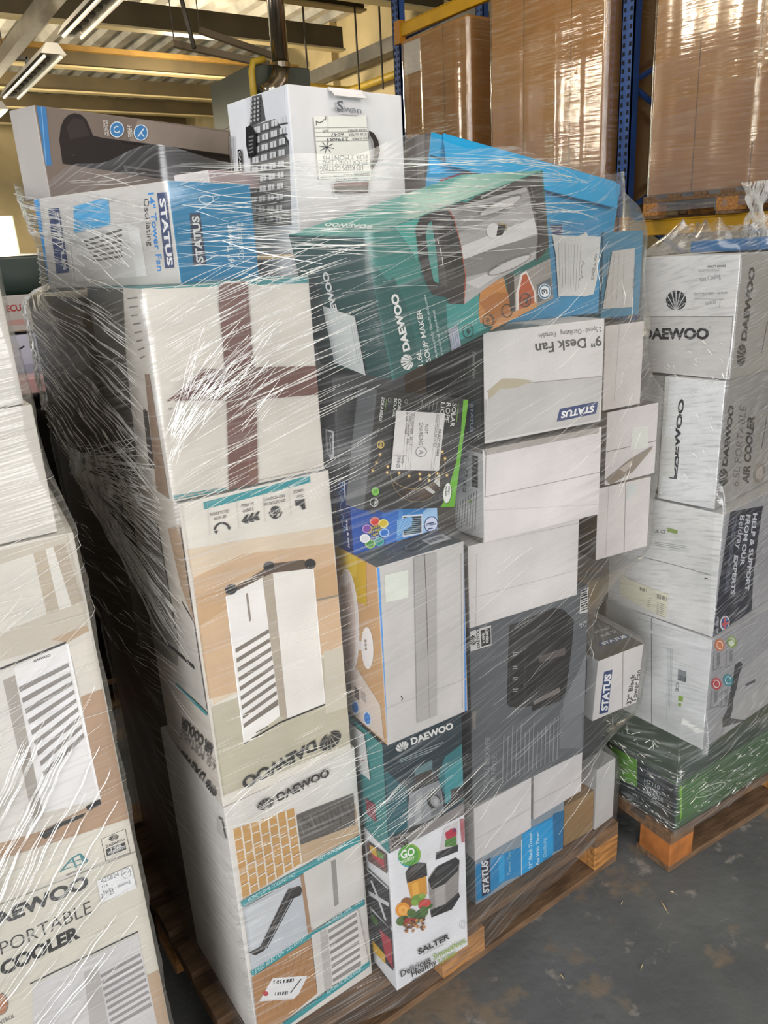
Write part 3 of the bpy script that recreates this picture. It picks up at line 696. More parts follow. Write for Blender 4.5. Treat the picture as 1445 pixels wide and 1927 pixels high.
box('Swan', 'kettle_box', (0.745, 1.35, 1.752, 0.104, 0.0, 0.0, 0.271, 0.212, 0.284), 'white open-topped kettle carton with black-and-white building picture, highest on the middle pallet',  # front toned greyer than the side, its shade put into the colour
    'cfcbca dedfe1 8b6d4f cfcbca', """
@L
P d5d6d8 749 2875 2044 2844 1807 605 537 862
P 585858 946 2826 1278 2813 1343 2365 759 2333
P 6e6e6e 761 2343 1619 2350 2028 1885 1886 499 478 578
P 454545 1619 2350 1692 2330 2034 1922 2021 1844
P cfcfcf 906 2303 1124 2305 1109 2196 892 2203
N 555555 20 1012 2288 1000 2191
N 4a4a4a 31 825 2182 1152 2171
P cfcfcf 1221 2318 1432 2320 1419 2213 1208 2219
N 555555 19 1324 2303 1312 2208
N 4a4a4a 29 1144 2198 1460 2188
P cfcfcf 1526 2332 1731 2334 1718 2229 1514 2235
N 555555 19 1626 2318 1615 2224
N 4a4a4a 29 1452 2215 1758 2204
P cfcfcf 1821 2346 2020 2348 2009 2244 1811 2250
N 555555 18 1919 2332 1909 2240
N 4a4a4a 28 1750 2231 2048 2220
P cfcfcf 863 2137 1083 2138 1068 2031 849 2035
N 555555 20 971 2123 958 2025
N 4a4a4a 31 782 2014 1111 2006
P cfcfcf 1179 2149 1392 2149 1379 2044 1167 2049
N 555555 20 1284 2135 1272 2039
N 4a4a4a 29 1102 2027 1420 2020
P cfcfcf 1486 2160 1692 2161 1680 2057 1474 2062
N 555555 19 1587 2146 1576 2052
N 4a4a4a 29 1411 2041 1720 2033
P cfcfcf 1783 2171 1983 2172 1972 2070 1772 2074
N 555555 19 1881 2158 1871 2064
N 4a4a4a 29 1711 2054 2011 2046
P cfcfcf 820 1969 1041 1968 1027 1864 806 1866
N 555555 20 929 1955 915 1857
N 4a4a4a 31 738 1844 1070 1839
P cfcfcf 1138 1977 1352 1977 1339 1874 1125 1877
N 555555 19 1243 1964 1231 1867
N 4a4a4a 30 1059 1854 1380 1849
P cfcfcf 1446 1986 1653 1985 1641 1884 1434 1887
N 555555 20 1547 1973 1536 1877
N 4a4a4a 29 1370 1865 1682 1860
P cfcfcf 1744 1994 1945 1994 1934 1894 1733 1896
N 555555 18 1843 1981 1833 1887
N 4a4a4a 28 1672 1875 1974 1870
P cfcfcf 777 1799 998 1797 985 1694 762 1695
N 555555 20 886 1786 873 1686
N 4a4a4a 31 694 1672 1028 1669
P cfcfcf 1096 1804 1311 1802 1298 1702 1082 1702
N 555555 20 1201 1792 1189 1694
N 4a4a4a 30 1016 1679 1340 1677
P cfcfcf 1405 1810 1613 1808 1602 1709 1393 1709
N 555555 20 1507 1798 1496 1701
N 4a4a4a 30 1329 1687 1643 1684
P cfcfcf 1704 1815 1907 1813 1896 1715 1693 1716
N 555555 19 1804 1803 1794 1708
N 4a4a4a 29 1631 1694 1936 1692
P cfcfcf 733 1627 956 1623 942 1523 718 1522
N 555555 20 843 1615 829 1514
N 4a4a4a 32 649 1498 986 1498
P cfcfcf 1053 1629 1269 1626 1257 1527 1040 1526
N 555555 20 1160 1618 1147 1518
N 4a4a4a 30 973 1502 1299 1503
P cfcfcf 1363 1632 1573 1628 1562 1531 1351 1530
N 555555 20 1467 1620 1456 1522
N 4a4a4a 30 1287 1507 1603 1507
P cfcfcf 1665 1634 1868 1631 1858 1535 1653 1534
N 555555 19 1765 1623 1755 1526
N 4a4a4a 29 1591 1511 1898 1511
P cfcfcf 688 1453 912 1448 899 1350 673 1347
N 555555 21 799 1442 785 1340
N 4a4a4a 32 604 1322 943 1325
P cfcfcf 1010 1452 1227 1447 1215 1351 996 1348
N 555555 20 1117 1441 1105 1341
N 4a4a4a 31 929 1323 1258 1326
P cfcfcf 1322 1451 1532 1446 1522 1351 1309 1348
N 555555 20 1426 1441 1414 1342
N 4a4a4a 30 1244 1324 1563 1328
P cfcfcf 1624 1450 1829 1446 1819 1352 1613 1349
N 555555 20 1725 1440 1715 1343
N 4a4a4a 29 1550 1326 1859 1329
P cfcfcf 643 1276 868 1270 856 1175 628 1169
N 555555 21 755 1266 741 1163
N 4a4a4a 32 558 1144 900 1150
P cfcfcf 966 1272 1184 1266 1173 1172 952 1167
N 555555 21 1074 1263 1062 1161
N 4a4a4a 32 884 1142 1216 1148
P cfcfcf 1279 1268 1491 1262 1481 1170 1267 1165
N 555555 20 1385 1259 1373 1159
N 4a4a4a 30 1201 1140 1523 1146
P cfcfcf 1583 1265 1789 1259 1779 1167 1572 1162
N 555555 20 1685 1255 1675 1157
N 4a4a4a 30 1508 1138 1820 1144
P cfcfcf 597 1098 824 1090 812 997 582 990
N 555555 21 710 1089 696 985
N 4a4a4a 32 511 963 856 973
P cfcfcf 922 1091 1141 1083 1131 991 908 984
N 555555 21 1031 1082 1018 979
N 4a4a4a 32 839 958 1174 967
P cfcfcf 1236 1084 1449 1076 1440 986 1224 979
N 555555 20 1343 1075 1331 974
N 4a4a4a 31 1157 953 1482 962
P cfcfcf 1542 1076 1748 1069 1740 980 1530 973
N 555555 19 1645 1068 1634 968
N 4a4a4a 30 1466 948 1781 957
P cfcfcf 551 918 779 908 767 818 536 809
N 555555 21 665 910 650 804
N 4a4a4a 33 464 781 812 793
P cfcfcf 877 907 1098 898 1087 808 863 799
N 555555 21 987 899 974 795
N 4a4a4a 32 794 772 1131 785
P cfcfcf 1193 896 1407 887 1398 799 1180 790
N 555555 20 1300 888 1288 786
N 4a4a4a 31 1113 763 1440 776
P cfcfcf 1500 886 1708 877 1699 790 1488 781
N 555555 20 1604 878 1593 778
N 4a4a4a 30 1423 755 1741 767
P cfcfcf 504 735 733 724 722 636 489 625
N 555555 21 619 728 604 622
N 4a4a4a 32 417 596 767 612
P cfcfcf 832 721 1053 710 1044 623 817 612
N 555555 21 943 714 929 609
N 4a4a4a 32 748 584 1088 599
P cfcfcf 1149 707 1364 696 1356 611 1136 599
N 555555 21 1257 700 1245 596
N 4a4a4a 31 1069 572 1398 587
P cfcfcf 1457 693 1666 683 1658 599 1445 587
N 555555 20 1562 686 1551 584
N 4a4a4a 30 1380 560 1700 576
P a8a8a8 976 2773 1043 2772 1048 2730 980 2731
P a8a8a8 1097 2770 1163 2769 1168 2727 1101 2728
P a8a8a8 1216 2767 1282 2765 1287 2723 1221 2725
P a8a8a8 961 2705 1029 2704 1034 2661 966 2662
P a8a8a8 1083 2702 1150 2701 1155 2659 1088 2659
P a8a8a8 1203 2699 1269 2698 1274 2656 1208 2657
P a8a8a8 947 2636 1015 2635 1020 2593 952 2593
P a8a8a8 1069 2633 1136 2633 1141 2590 1074 2591
P a8a8a8 1189 2631 1255 2630 1260 2588 1194 2589
P a8a8a8 933 2567 1001 2566 1006 2524 938 2524
P a8a8a8 1055 2565 1122 2564 1127 2522 1060 2522
P a8a8a8 1176 2563 1242 2562 1247 2520 1180 2520
P a8a8a8 918 2498 987 2497 992 2454 923 2454
P a8a8a8 1041 2496 1108 2495 1113 2453 1046 2453
P a8a8a8 1162 2494 1229 2494 1234 2451 1167 2451
P a8a8a8 904 2428 973 2428 977 2385 909 2385
P a8a8a8 1027 2426 1095 2426 1099 2383 1032 2383
P a8a8a8 1148 2425 1215 2425 1220 2382 1153 2382
P 222222 723 2328 901 2346 1071 2175 1007 1853 727 1777 681 2026
K 777777 5 30 0.3 804 2144 1011 2144 749 1883 946 1893
P 141414 348 1982 465 1985 428 1313 279 1302
T e6e6e6 1.8 378 1954 -31 -609 67 6 CAMDEN
K 9a9a9c 5 16 0.4 92 2254 -82 1503 253 2243 88 1451
@F
T 5c5c60 1.6 1016 2459 149 2 12 166 S
T 7a7a7e 1.4 1174 2462 422 -19 5 100 wan
O 5c5c60 10 12 1080 2514 83 -17 -22 -37 20 180
O 5c5c60 10 12 1069 2494 99 -20 -26 -43 20 180
K 8c8c90 1 12 0.3 1096 2399 1508 2402 1095 2393 1508 2396
P 2b211d 1752 2156 1879 2122 1981 1990 2012 1814 1944 1633 1778 1454 1773 1568 1851 1700 1877 1844 1845 1996 1766 2083
P 352623 821 1216 1677 1222 1653 1041 832 1041
P 6b4038 821 1216 1678 1239 1674 1180 817 1165
""",
    ('paper_label', 'cream handwritten fault label', """
@F
P dcd8ce 492 2335 1736 2425 1784 1344 1740 1274 506 1286
N 5a5856 8 498 2146 1748 2216
N 5a5856 8 499 2073 1751 2143
N 5a5856 7 501 1999 1754 2063
N 5a5856 7 502 1926 1758 1986
N 5a5856 8 534 1385 1753 1437
N 5a5856 8 545 1319 1756 1361
N 5a5856 8 815 2352 798 2086
T 3c3b3a 1 1731 1412 -674 -30 1 -44 DESCRIPTION OF FAULT
T 222222 2 1435 1323 -542 -26 0 -55 FAULTY GOODS
T 3c3b3a 0.5 1726 2192 -471 -38 2 -40 ORDER NUMBER:
T 3c3b3a 0.5 1730 2119 -462 -33 2 -40 STORE NUMBER:
T 3c3b3a 0.5 1734 2045 -389 -28 1 -40 SKU NUMBER:
T 3c3b3a 0.5 785 2136 -124 -15 1 -38 DATE:
T 3a3a44 0.5 1578 1550 -1041 -47 -2 -89 LID KEEPS GETTING
T 3a3a44 0.5 1701 1642 -1093 -46 -2 -83 STUCK | ONLY HAD
T 3a3a44 0.5 1699 1737 -1073 -56 -2 -82 FOR 2 MONTHS
T 3a3a44 0.5 1262 2023 -509 -33 -1 -59 239683
T 3a3a44 0.5 1149 2094 -299 -22 0 -52 6047
N 3a3a44 12 535 2189 534 2266 601 2234 637 2251 680 2259 703 2297 753 2293 762 2354
N 3a3a44 12 558 1849 903 1819
N 3a3a44 12 640 1917 819 1750
N 3a3a44 12 774 1937 684 1730
N 3a3a44 12 884 1897 576 1772
"""))
box('Salter', 'blender_box', (0.704, 1.119, 0.145, -0.023, 0.0, 0.0, 0.208, 0.1, 0.391), 'white blender carton with fruit and smoothie pictures at the pallet front edge',
    'dcdcdf dddddf dddddd dddddd', """
@F
E 3f9bb0 22 531 3552 280 -51 84 -335
E 7fae3a 22 560 3577 266 -48 81 -317
E 559c3c 22 512 3583 249 -45 78 -307
T f1f1ee 2 320 3587 358 -76 -11 222 GO
T e8f0d8 1 274 3470 391 -55 -5 118 healthy
P c9c2c4 1481 3802 1881 3794 1836 3064 1322 3210
P b23246 1510 3662 1704 3686 1842 3529 1800 3297 1545 3435
P 4d7d35 1511 3453 1812 3418 1830 3132 1496 3271
E 7d2a5a 22 1775 3598 51 -27 -2 -58
P b06a70 1925 3821 2077 3764 2059 3115 1971 3141
P 2d2d2f 1248 3259 1865 3143 1860 2957 1223 3062
P 8f8a86 1003 2676 1202 2861 1785 2834 1891 2667 1831 1727 1651 1443 1038 1539 1008 1846
P a9a4a0 1165 2495 1466 2472 1457 1616 1151 1647
P 2a292a 993 2639 1266 2867 1785 2821 1895 2677 1838 2412 1458 2259 1080 2303
P 434243 1176 2748 1520 2766 1715 2700 1472 2621 1212 2598
P 1d1c1d 1013 1763 1437 1673 1842 1779 1873 1634 1627 1399 1037 1526
T cccccc 1 1128 2430 205 -33 -2 45 ............
P c98f35 433 2880 945 2786 950 2266 510 2402
P dba547 551 2790 714 2758 735 2339 571 2394
P 2e2b29 401 3171 517 3292 780 3247 965 3122 973 2770 433 2880
P 46423f 449 3164 576 3258 859 3182 917 3086 650 3112
E 8a5a34 22 404 2345 160 -97 -8 -141
E 6f8f3c 22 689 2259 180 -40 41 -164
E 83a546 22 604 2224 89 -54 -5 -84
E 83a546 22 816 2290 99 -59 -3 -67
E b8413a 22 867 2020 162 -2 65 -169
E 3f6a2e 22 933 1892 155 -20 23 -70
E c8453e 22 888 2016 138 -17 35 -108
E e3a23c 22 282 2214 191 -118 -12 -209
E d9882a 22 282 2214 167 -103 -11 -184
E e8ab52 22 282 2214 131 -81 -8 -142
E d9882a 22 282 2214 31 -20 -2 -33
E 3c5a2c 22 299 1935 135 -85 -7 -118
E 4d6d33 22 508 1979 115 -146 -62 -67
E 3c5a2c 22 750 1785 64 -170 -103 2
E 4d6d33 22 837 1841 -7 -146 -115 71
E 3c5a2c 22 622 1755 -76 -82 -96 121
E 4d6d33 22 217 1943 -120 2 -49 136
E b32f36 22 319 1923 39 -25 -3 -42
E b32f36 22 382 1883 40 -25 -2 -42
E b32f36 22 446 1843 41 -26 -2 -43
E b32f36 22 511 1802 40 -25 -2 -42
E b32f36 22 576 1761 40 -25 -2 -42
E b32f36 22 314 1839 40 -26 -3 -43
E b32f36 22 378 1798 40 -25 -3 -42
E b32f36 22 442 1758 40 -26 -2 -43
E b32f36 22 506 1717 41 -26 -2 -43
E b32f36 22 571 1676 41 -26 -2 -43
E 5f3a22 8 353 1675 48 -38 -6 -31
E a9743f 8 513 1482 -25 -32 -28 34
E c08a50 8 338 1571 -47 16 -6 38
E 5f3a22 8 416 1648 24 -59 -28 0
E 7d4f2c 8 760 1370 36 -58 -23 -12
E 7d4f2c 8 328 1612 48 -35 -5 -32
E c08a50 8 648 1509 -35 -18 -23 38
E c08a50 8 281 1805 -38 -10 -19 39
E 5f3a22 8 738 1435 48 -43 -9 -28
E 7d4f2c 8 757 1426 -18 -39 -31 31
E 7d4f2c 8 446 1631 41 -53 -18 -19
E c08a50 8 815 1408 38 -57 -21 -15
E 7d4f2c 8 334 1806 -17 -39 -30 30
E 7d4f2c 8 600 1584 24 -60 -29 0
E a9743f 8 338 1786 10 -57 -31 10
E 7d4f2c 8 530 1651 48 -37 -5 -32
E 5f3a22 8 510 1639 36 -56 -22 -14
E 7d4f2c 8 288 1799 36 -55 -21 -15
E 7d4f2c 8 498 1685 -47 12 -9 39
E c08a50 8 577 1591 -48 13 -9 38
E a9743f 8 541 1676 -46 9 -11 40
E 7d4f2c 8 457 1766 -24 -32 -29 33
E 5f3a22 8 561 1695 30 -59 -26 -7
E 5f3a22 8 803 1641 -50 25 -3 37
E 7d4f2c 8 294 1786 -47 25 -1 36
E a9743f 8 750 1571 2 -54 -33 18
E 5f3a22 8 781 1540 -48 18 -6 39
E a9743f 8 608 1707 -38 -11 -20 39
E 5f3a22 8 759 1660 38 -56 -21 -15
E c08a50 8 725 1676 -48 17 -7 39
E 5f3a22 8 295 1976 -1 -51 -32 19
E c08a50 8 609 1749 -38 -11 -20 39
E a9743f 8 437 1810 -48 24 -2 36
E 5f3a22 8 483 1783 34 -57 -23 -12
T 191919 2 612 716 903 -97 -21 178 SALTER
K 8a8a8e 1 14 0.3 737 645 1440 551 737 637 1440 542
T 1d1d1d 1.3 106 388 842 -102 -18 195 Delicious
T 8aa63e 1.3 1036 274 990 -91 -28 186 Smoothies.
T 1d1d1d 1.3 404 180 704 -87 -24 201 Healthy
T 8aa63e 1.3 1187 40 536 -39 -29 184 Living.
T 303030 1.5 422 28 1372 -122 -6 55 Making the fuel that drives our families
O bdbdc2 24 20 1926 775 73 -46 -3 -110
@L
P 6b5048 185 3681 1020 3962 989 3392 186 3136
P b03c48 330 3578 889 3704 896 3464 436 3406
P c9a43c 309 3666 597 3773 605 3553 352 3490
P 5f8c3c 626 3753 902 3835 889 3704 651 3587
P 28282a 119 2829 983 2954 987 1844 105 1788
N c9c9cc 116 264 2640 541 2343 791 1944
N c9c9cc 119 109 2168 574 2361 1045 2544
N d8d8da 41 122 2852 998 2987
P 26262a 126 1626 993 1770 987 631 101 433
P d0a52e 96 756 669 813 654 524 101 433
P a83240 490 1420 984 1544 980 693 678 775
P 4a6d32 145 1619 451 1654 381 1416 125 1377
P c8b13c -289 1023 -44 1049 -82 172 -297 264
""")
box('Blend', 'food_processor_box', (0.705, 1.116, 0.537, -0.035, 0.0, 0.0, 0.202, 0.16, 0.272), 'dark teal carton with grey food processor base picture, resting on the white blender carton',
    '1e3038 3a8786 2d3a40 1e3038', """
@F
P 255a63 32 2100 533 1415 498 418 -14 447
P 2f7076 1317 1317 1537 1761 2044 1888 2029 418 1615 458
P 3c8b90 1525 1417 2034 1540 2019 505 1493 558
P 857f7c -17 409 472 312 1525 298 2036 333 2053 34 6 -20
P 5c7a7d 739 1814 1203 1841 1196 1490 739 1510
P 38302c 738 1644 1177 1607 1207 1388 747 1448
P 8c8f92 585 1306 748 1467 1320 1375 1416 916 1461 371 1425 288 505 327 487 582
P a2a4a6 752 1156 910 1158 834 405 675 407
P 6c6e71 1086 1074 1388 1048 1437 383 1118 422
P 2b2a2a 583 1276 748 1467 1320 1386 1376 1251 680 1268
E 2d2c2c 22 1194 784 168 -21 61 -217
E 8d8e90 22 1234 757 114 -15 43 -157
E a8a9ab 22 1253 740 64 -32 -3 -87
P 232222 479 428 952 345 1429 387 1449 275 518 280
P 2d2c2c 1492 518 1661 597 1662 858 2014 812 2018 465 1612 386
T d8d8d4 2.4 701 2422 1085 -49 -28 174 DAEWOO
G d8d8d4 331 2388 311 -7 -39 218
K 8fa0a0 3 15 0.35 350 2214 1713 2145 402 2135 1587 2027
E 3a2c24 7 269 289 32 -28 -8 -19
E 3a2c24 7 97 284 -32 4 -7 26
E 3a2c24 7 273 138 -32 1 -9 26
E 3a2c24 7 387 -26 -32 4 -7 26
E 3a2c24 7 128 179 -30 -2 -10 26
E 3a2c24 7 238 259 28 -33 -13 -15
E 3a2c24 7 434 -20 30 -33 -12 -16
E 3a2c24 7 263 117 -7 -33 -22 15
E 3a2c24 7 456 119 34 -19 -2 -24
E 3a2c24 7 184 216 -1 -35 -23 11
E 3a2c24 7 366 103 33 -26 -7 -20
E 3a2c24 7 159 314 13 -39 -21 0
E 3a2c24 7 397 227 -15 -25 -21 20
E 3a2c24 7 350 146 17 -39 -20 -3
E 3a2c24 7 456 50 -34 8 -5 26
E 3a2c24 7 186 305 -27 -8 -13 25
E 3a2c24 7 319 116 30 -31 -11 -16
E 3a2c24 7 389 56 -18 -22 -19 22
E 3a2c24 7 96 134 29 -31 -11 -15
E 3a2c24 7 404 -4 -33 7 -6 26
E 3a2c24 7 211 210 14 -39 -20 1
E 3a2c24 7 317 19 8 -39 -22 5
E 3a2c24 7 463 -35 -18 -23 -20 22
E 3a2c24 7 187 147 33 -21 -3 -23
E 3a2c24 7 60 394 -30 -2 -10 26
E 3a2c24 7 410 170 -34 13 -2 25
P 6f6f62 2034 2581 2112 2580 2108 2093 2033 2086
@L
P 7a5a54 304 1122 535 1147 540 668 337 616
P 8d4450 760 893 1176 1010 1186 543 777 503
""",
    ('paper_label', 'white paper label', """
@L
P d5d6d3 283 2575 936 2620 1060 1547 347 1447
N b86a70 30 689 1867 850 1905
"""))
box('Fan', 'desk_fan_box', (0.712, 1.107, 0.809, -0.032, 0.0, 0.0, 0.205, 0.17, 0.388), 'white-backed desk fan carton with blue corner edge and tan-and-yellow picture side',
    'c3bfbb c79f72 6c7073 c3bfbb', """
@F
P 4d92d8 -69 3932 68 3914 7 53 -123 90
P 4d86c8 2060 3860 2120 3861 2020 0 1966 7
N 9a9490 14 1969 3630 1905 105
N 3a3634 19 379 1011 422 926 386 894
P d8dcd0 166 3675 703 3639 672 3068 157 3120
N b9b5b1 14 54 867 2019 784
@L
P c8a51f 181 3875 1342 4039 1267 2924 676 2898 282 3195
P d8b838 545 3920 1008 3977 935 3416 546 3370
P d8c9bd 150 1135 702 1293 1530 868 1595 71 149 -87
E e0d5d0 22 476 2291 430 182 -54 -1172
E cfbcb2 22 442 2278 334 141 -49 -1055
O efe8e4 24 34 476 2291 430 182 -54 -1172
E e9e3e0 22 424 3178 198 68 -21 -147
N e4dcd8 206 738 1881 1095 1967
E efeae8 22 1179 1981 241 109 -29 -481
E 9b8f8a 22 1128 2122 47 20 -4 -37
E 9b8f8a 22 1125 2033 47 20 -4 -37
E 9b8f8a 22 1122 1943 47 21 -4 -37
P 6b5a50 182 765 368 782 347 507 164 514
P 6a5f5a 519 807 712 807 694 537 517 543
P b0a49b 780 840 968 839 958 623 769 622
E dfe6ee 22 491 278 174 104 20 -163
E 3d80cc 22 491 278 139 83 16 -136
E dfe6ee 22 986 268 165 101 21 -160
E 3d80cc 22 986 268 133 81 17 -133
@T
E 4a4e52 22 1095 413 232 -11 -101 -179
O 8d9296 24 29 1095 413 151 -7 -66 -117
K a4a8aa 3 21 0.3 480 464 828 504 457 325 800 324
K 8a8e90 3 21 0.3 249 529 524 534 227 352 414 362
""",
    ('packing_tape', 'clear packing tape strip', """
@F
P a8a4a1 830 3866 1342 3828 1209 230 726 247
N 5a4c48 18 1070 3855 1074 3118 1058 1730
N 8b8683 14 1058 1730 1027 266
"""),
    ('barcode_label', 'white barcode label', """
@T
P d4d4d4 1397 535 1946 544 1898 186 1379 209
B 3a3a3c 14 1444 465 1876 471 1442 296
"""))
box('Blue', 'mini_cooler_box', (0.712, 1.184, 1.198, 0.008, 0.0, 0.0, 0.208, 0.1, 0.152), 'royal blue mini cooler carton with rainbow dots, under the solar light carton',
    '1c4da0 1b2a66 1c4da0 5f9fd8', """
@F
P 2e6cc0 688 825 1233 696 1152 420 1027 153 1057 -80 757 -37
P 4c8fd4 1105 726 2144 481 2110 -69 1016 -32 1006 159 1092 509
P 9ec4e6 1714 583 2144 481 2110 -69 1660 -50
P 2d83c8 1197 631 1824 528 1662 445 1201 510
P dfe3e8 1190 513 1684 430 1662 -12 1170 60
P 23323a 1210 480 1660 398 1642 41 1188 102
N 8fb0c0 12 1214 433 1653 349
N 8fb0c0 12 1211 390 1651 308
N 8fb0c0 12 1209 348 1649 267
N 8fb0c0 12 1206 306 1647 225
N 8fb0c0 12 1204 263 1645 184
N 8fb0c0 12 1201 221 1643 143
N 8fb0c0 12 1199 178 1640 101
N 8fb0c0 13 1196 136 1638 60
P 9fc8e8 1062 368 1416 430 1434 350 1046 111
V 5b9bd6 a7cdea 8 0.35 0.0 1045 446 1417 457 1406 244 1027 153
P 50556a 404 892 688 825 1103 687 803 671 660 723 582 796 556 712 404 749
E cfd6ee 22 1894 159 158 -75 -59 -148
O 27366c 24 19 1894 159 158 -75 -57 -145
K 27366c 2 15 0.3 1782 203 2011 184 1781 188 2010 169
T 27366c 2 1765 144 259 -27 -2 52 10 Hours
K 27366c 2 15 0.3 1808 89 1964 76 1812 73 1964 61
E e89080 22 524 561 119 -29 -6 -89
E cf3b36 22 524 561 88 -1 15 -70
E ece08a 22 716 469 121 -30 -6 -90
E d8b82a 22 716 469 90 -1 16 -71
E a8cdf0 22 725 278 121 -31 -7 -91
E 1c6fc4 22 725 278 90 -2 16 -72
E 58b0b0 22 588 129 120 -32 -7 -91
E 1d8a80 22 588 129 89 -3 15 -72
E a9c864 22 379 135 119 -32 -6 -91
E 3f8a34 22 379 135 88 -3 15 -72
E f0f0f0 22 266 278 117 -31 -7 -89
E d9d9dd 22 266 278 87 -2 15 -71
E b08cc8 22 331 461 117 -30 -6 -89
E 7c4aa0 22 331 461 87 -2 15 -70
T 1d1a14 3.5 421 420 218 -1 -10 66 Built-In
T 1d1a14 3.5 360 354 306 -6 -8 62 LED Night
T 1d1a14 3.5 421 283 162 -5 -3 65 Light
T e8cf3a 1.2 421 425 219 0 -10 56 Built-In
T e8cf3a 1.2 361 359 305 -5 -9 51 LED Night
T e8cf3a 1.2 422 289 162 -6 -5 54 Light
T e9eaf2 1.3 396 229 188 2 -3 43 Changes
T e9eaf2 1.3 403 178 182 2 -3 39 7 Colors
@L
N 8fb4e6 15 677 1528 804 1506 692 1422 853 1410 693 1312 853 1300 648 1189 754 1162 714 1096 800 1064 715 984 681 918 690 864 716 816 699 754 795 727 666 630 717 589 688 523 882 527 726 421
N 6f98d8 13 493 1490 592 1468 482 1391 504 1348 463 1288 576 1270 491 1198 597 1178 492 1099 604 1082 492 1001 614 987 520 910
N d8b848 14 455 884 509 860 464 806 506 779 475 728 492 693 500 655 501 614 506 575 526 541 514 495 539 463 521 416 568 391 530 336 547 301 540 257
K e3e6f2 2 18 0.3 892 1553 877 1063 905 1555 896 1068
T e3e6f2 1.5 844 665 29 -553 65 21 Fast & easy
""")
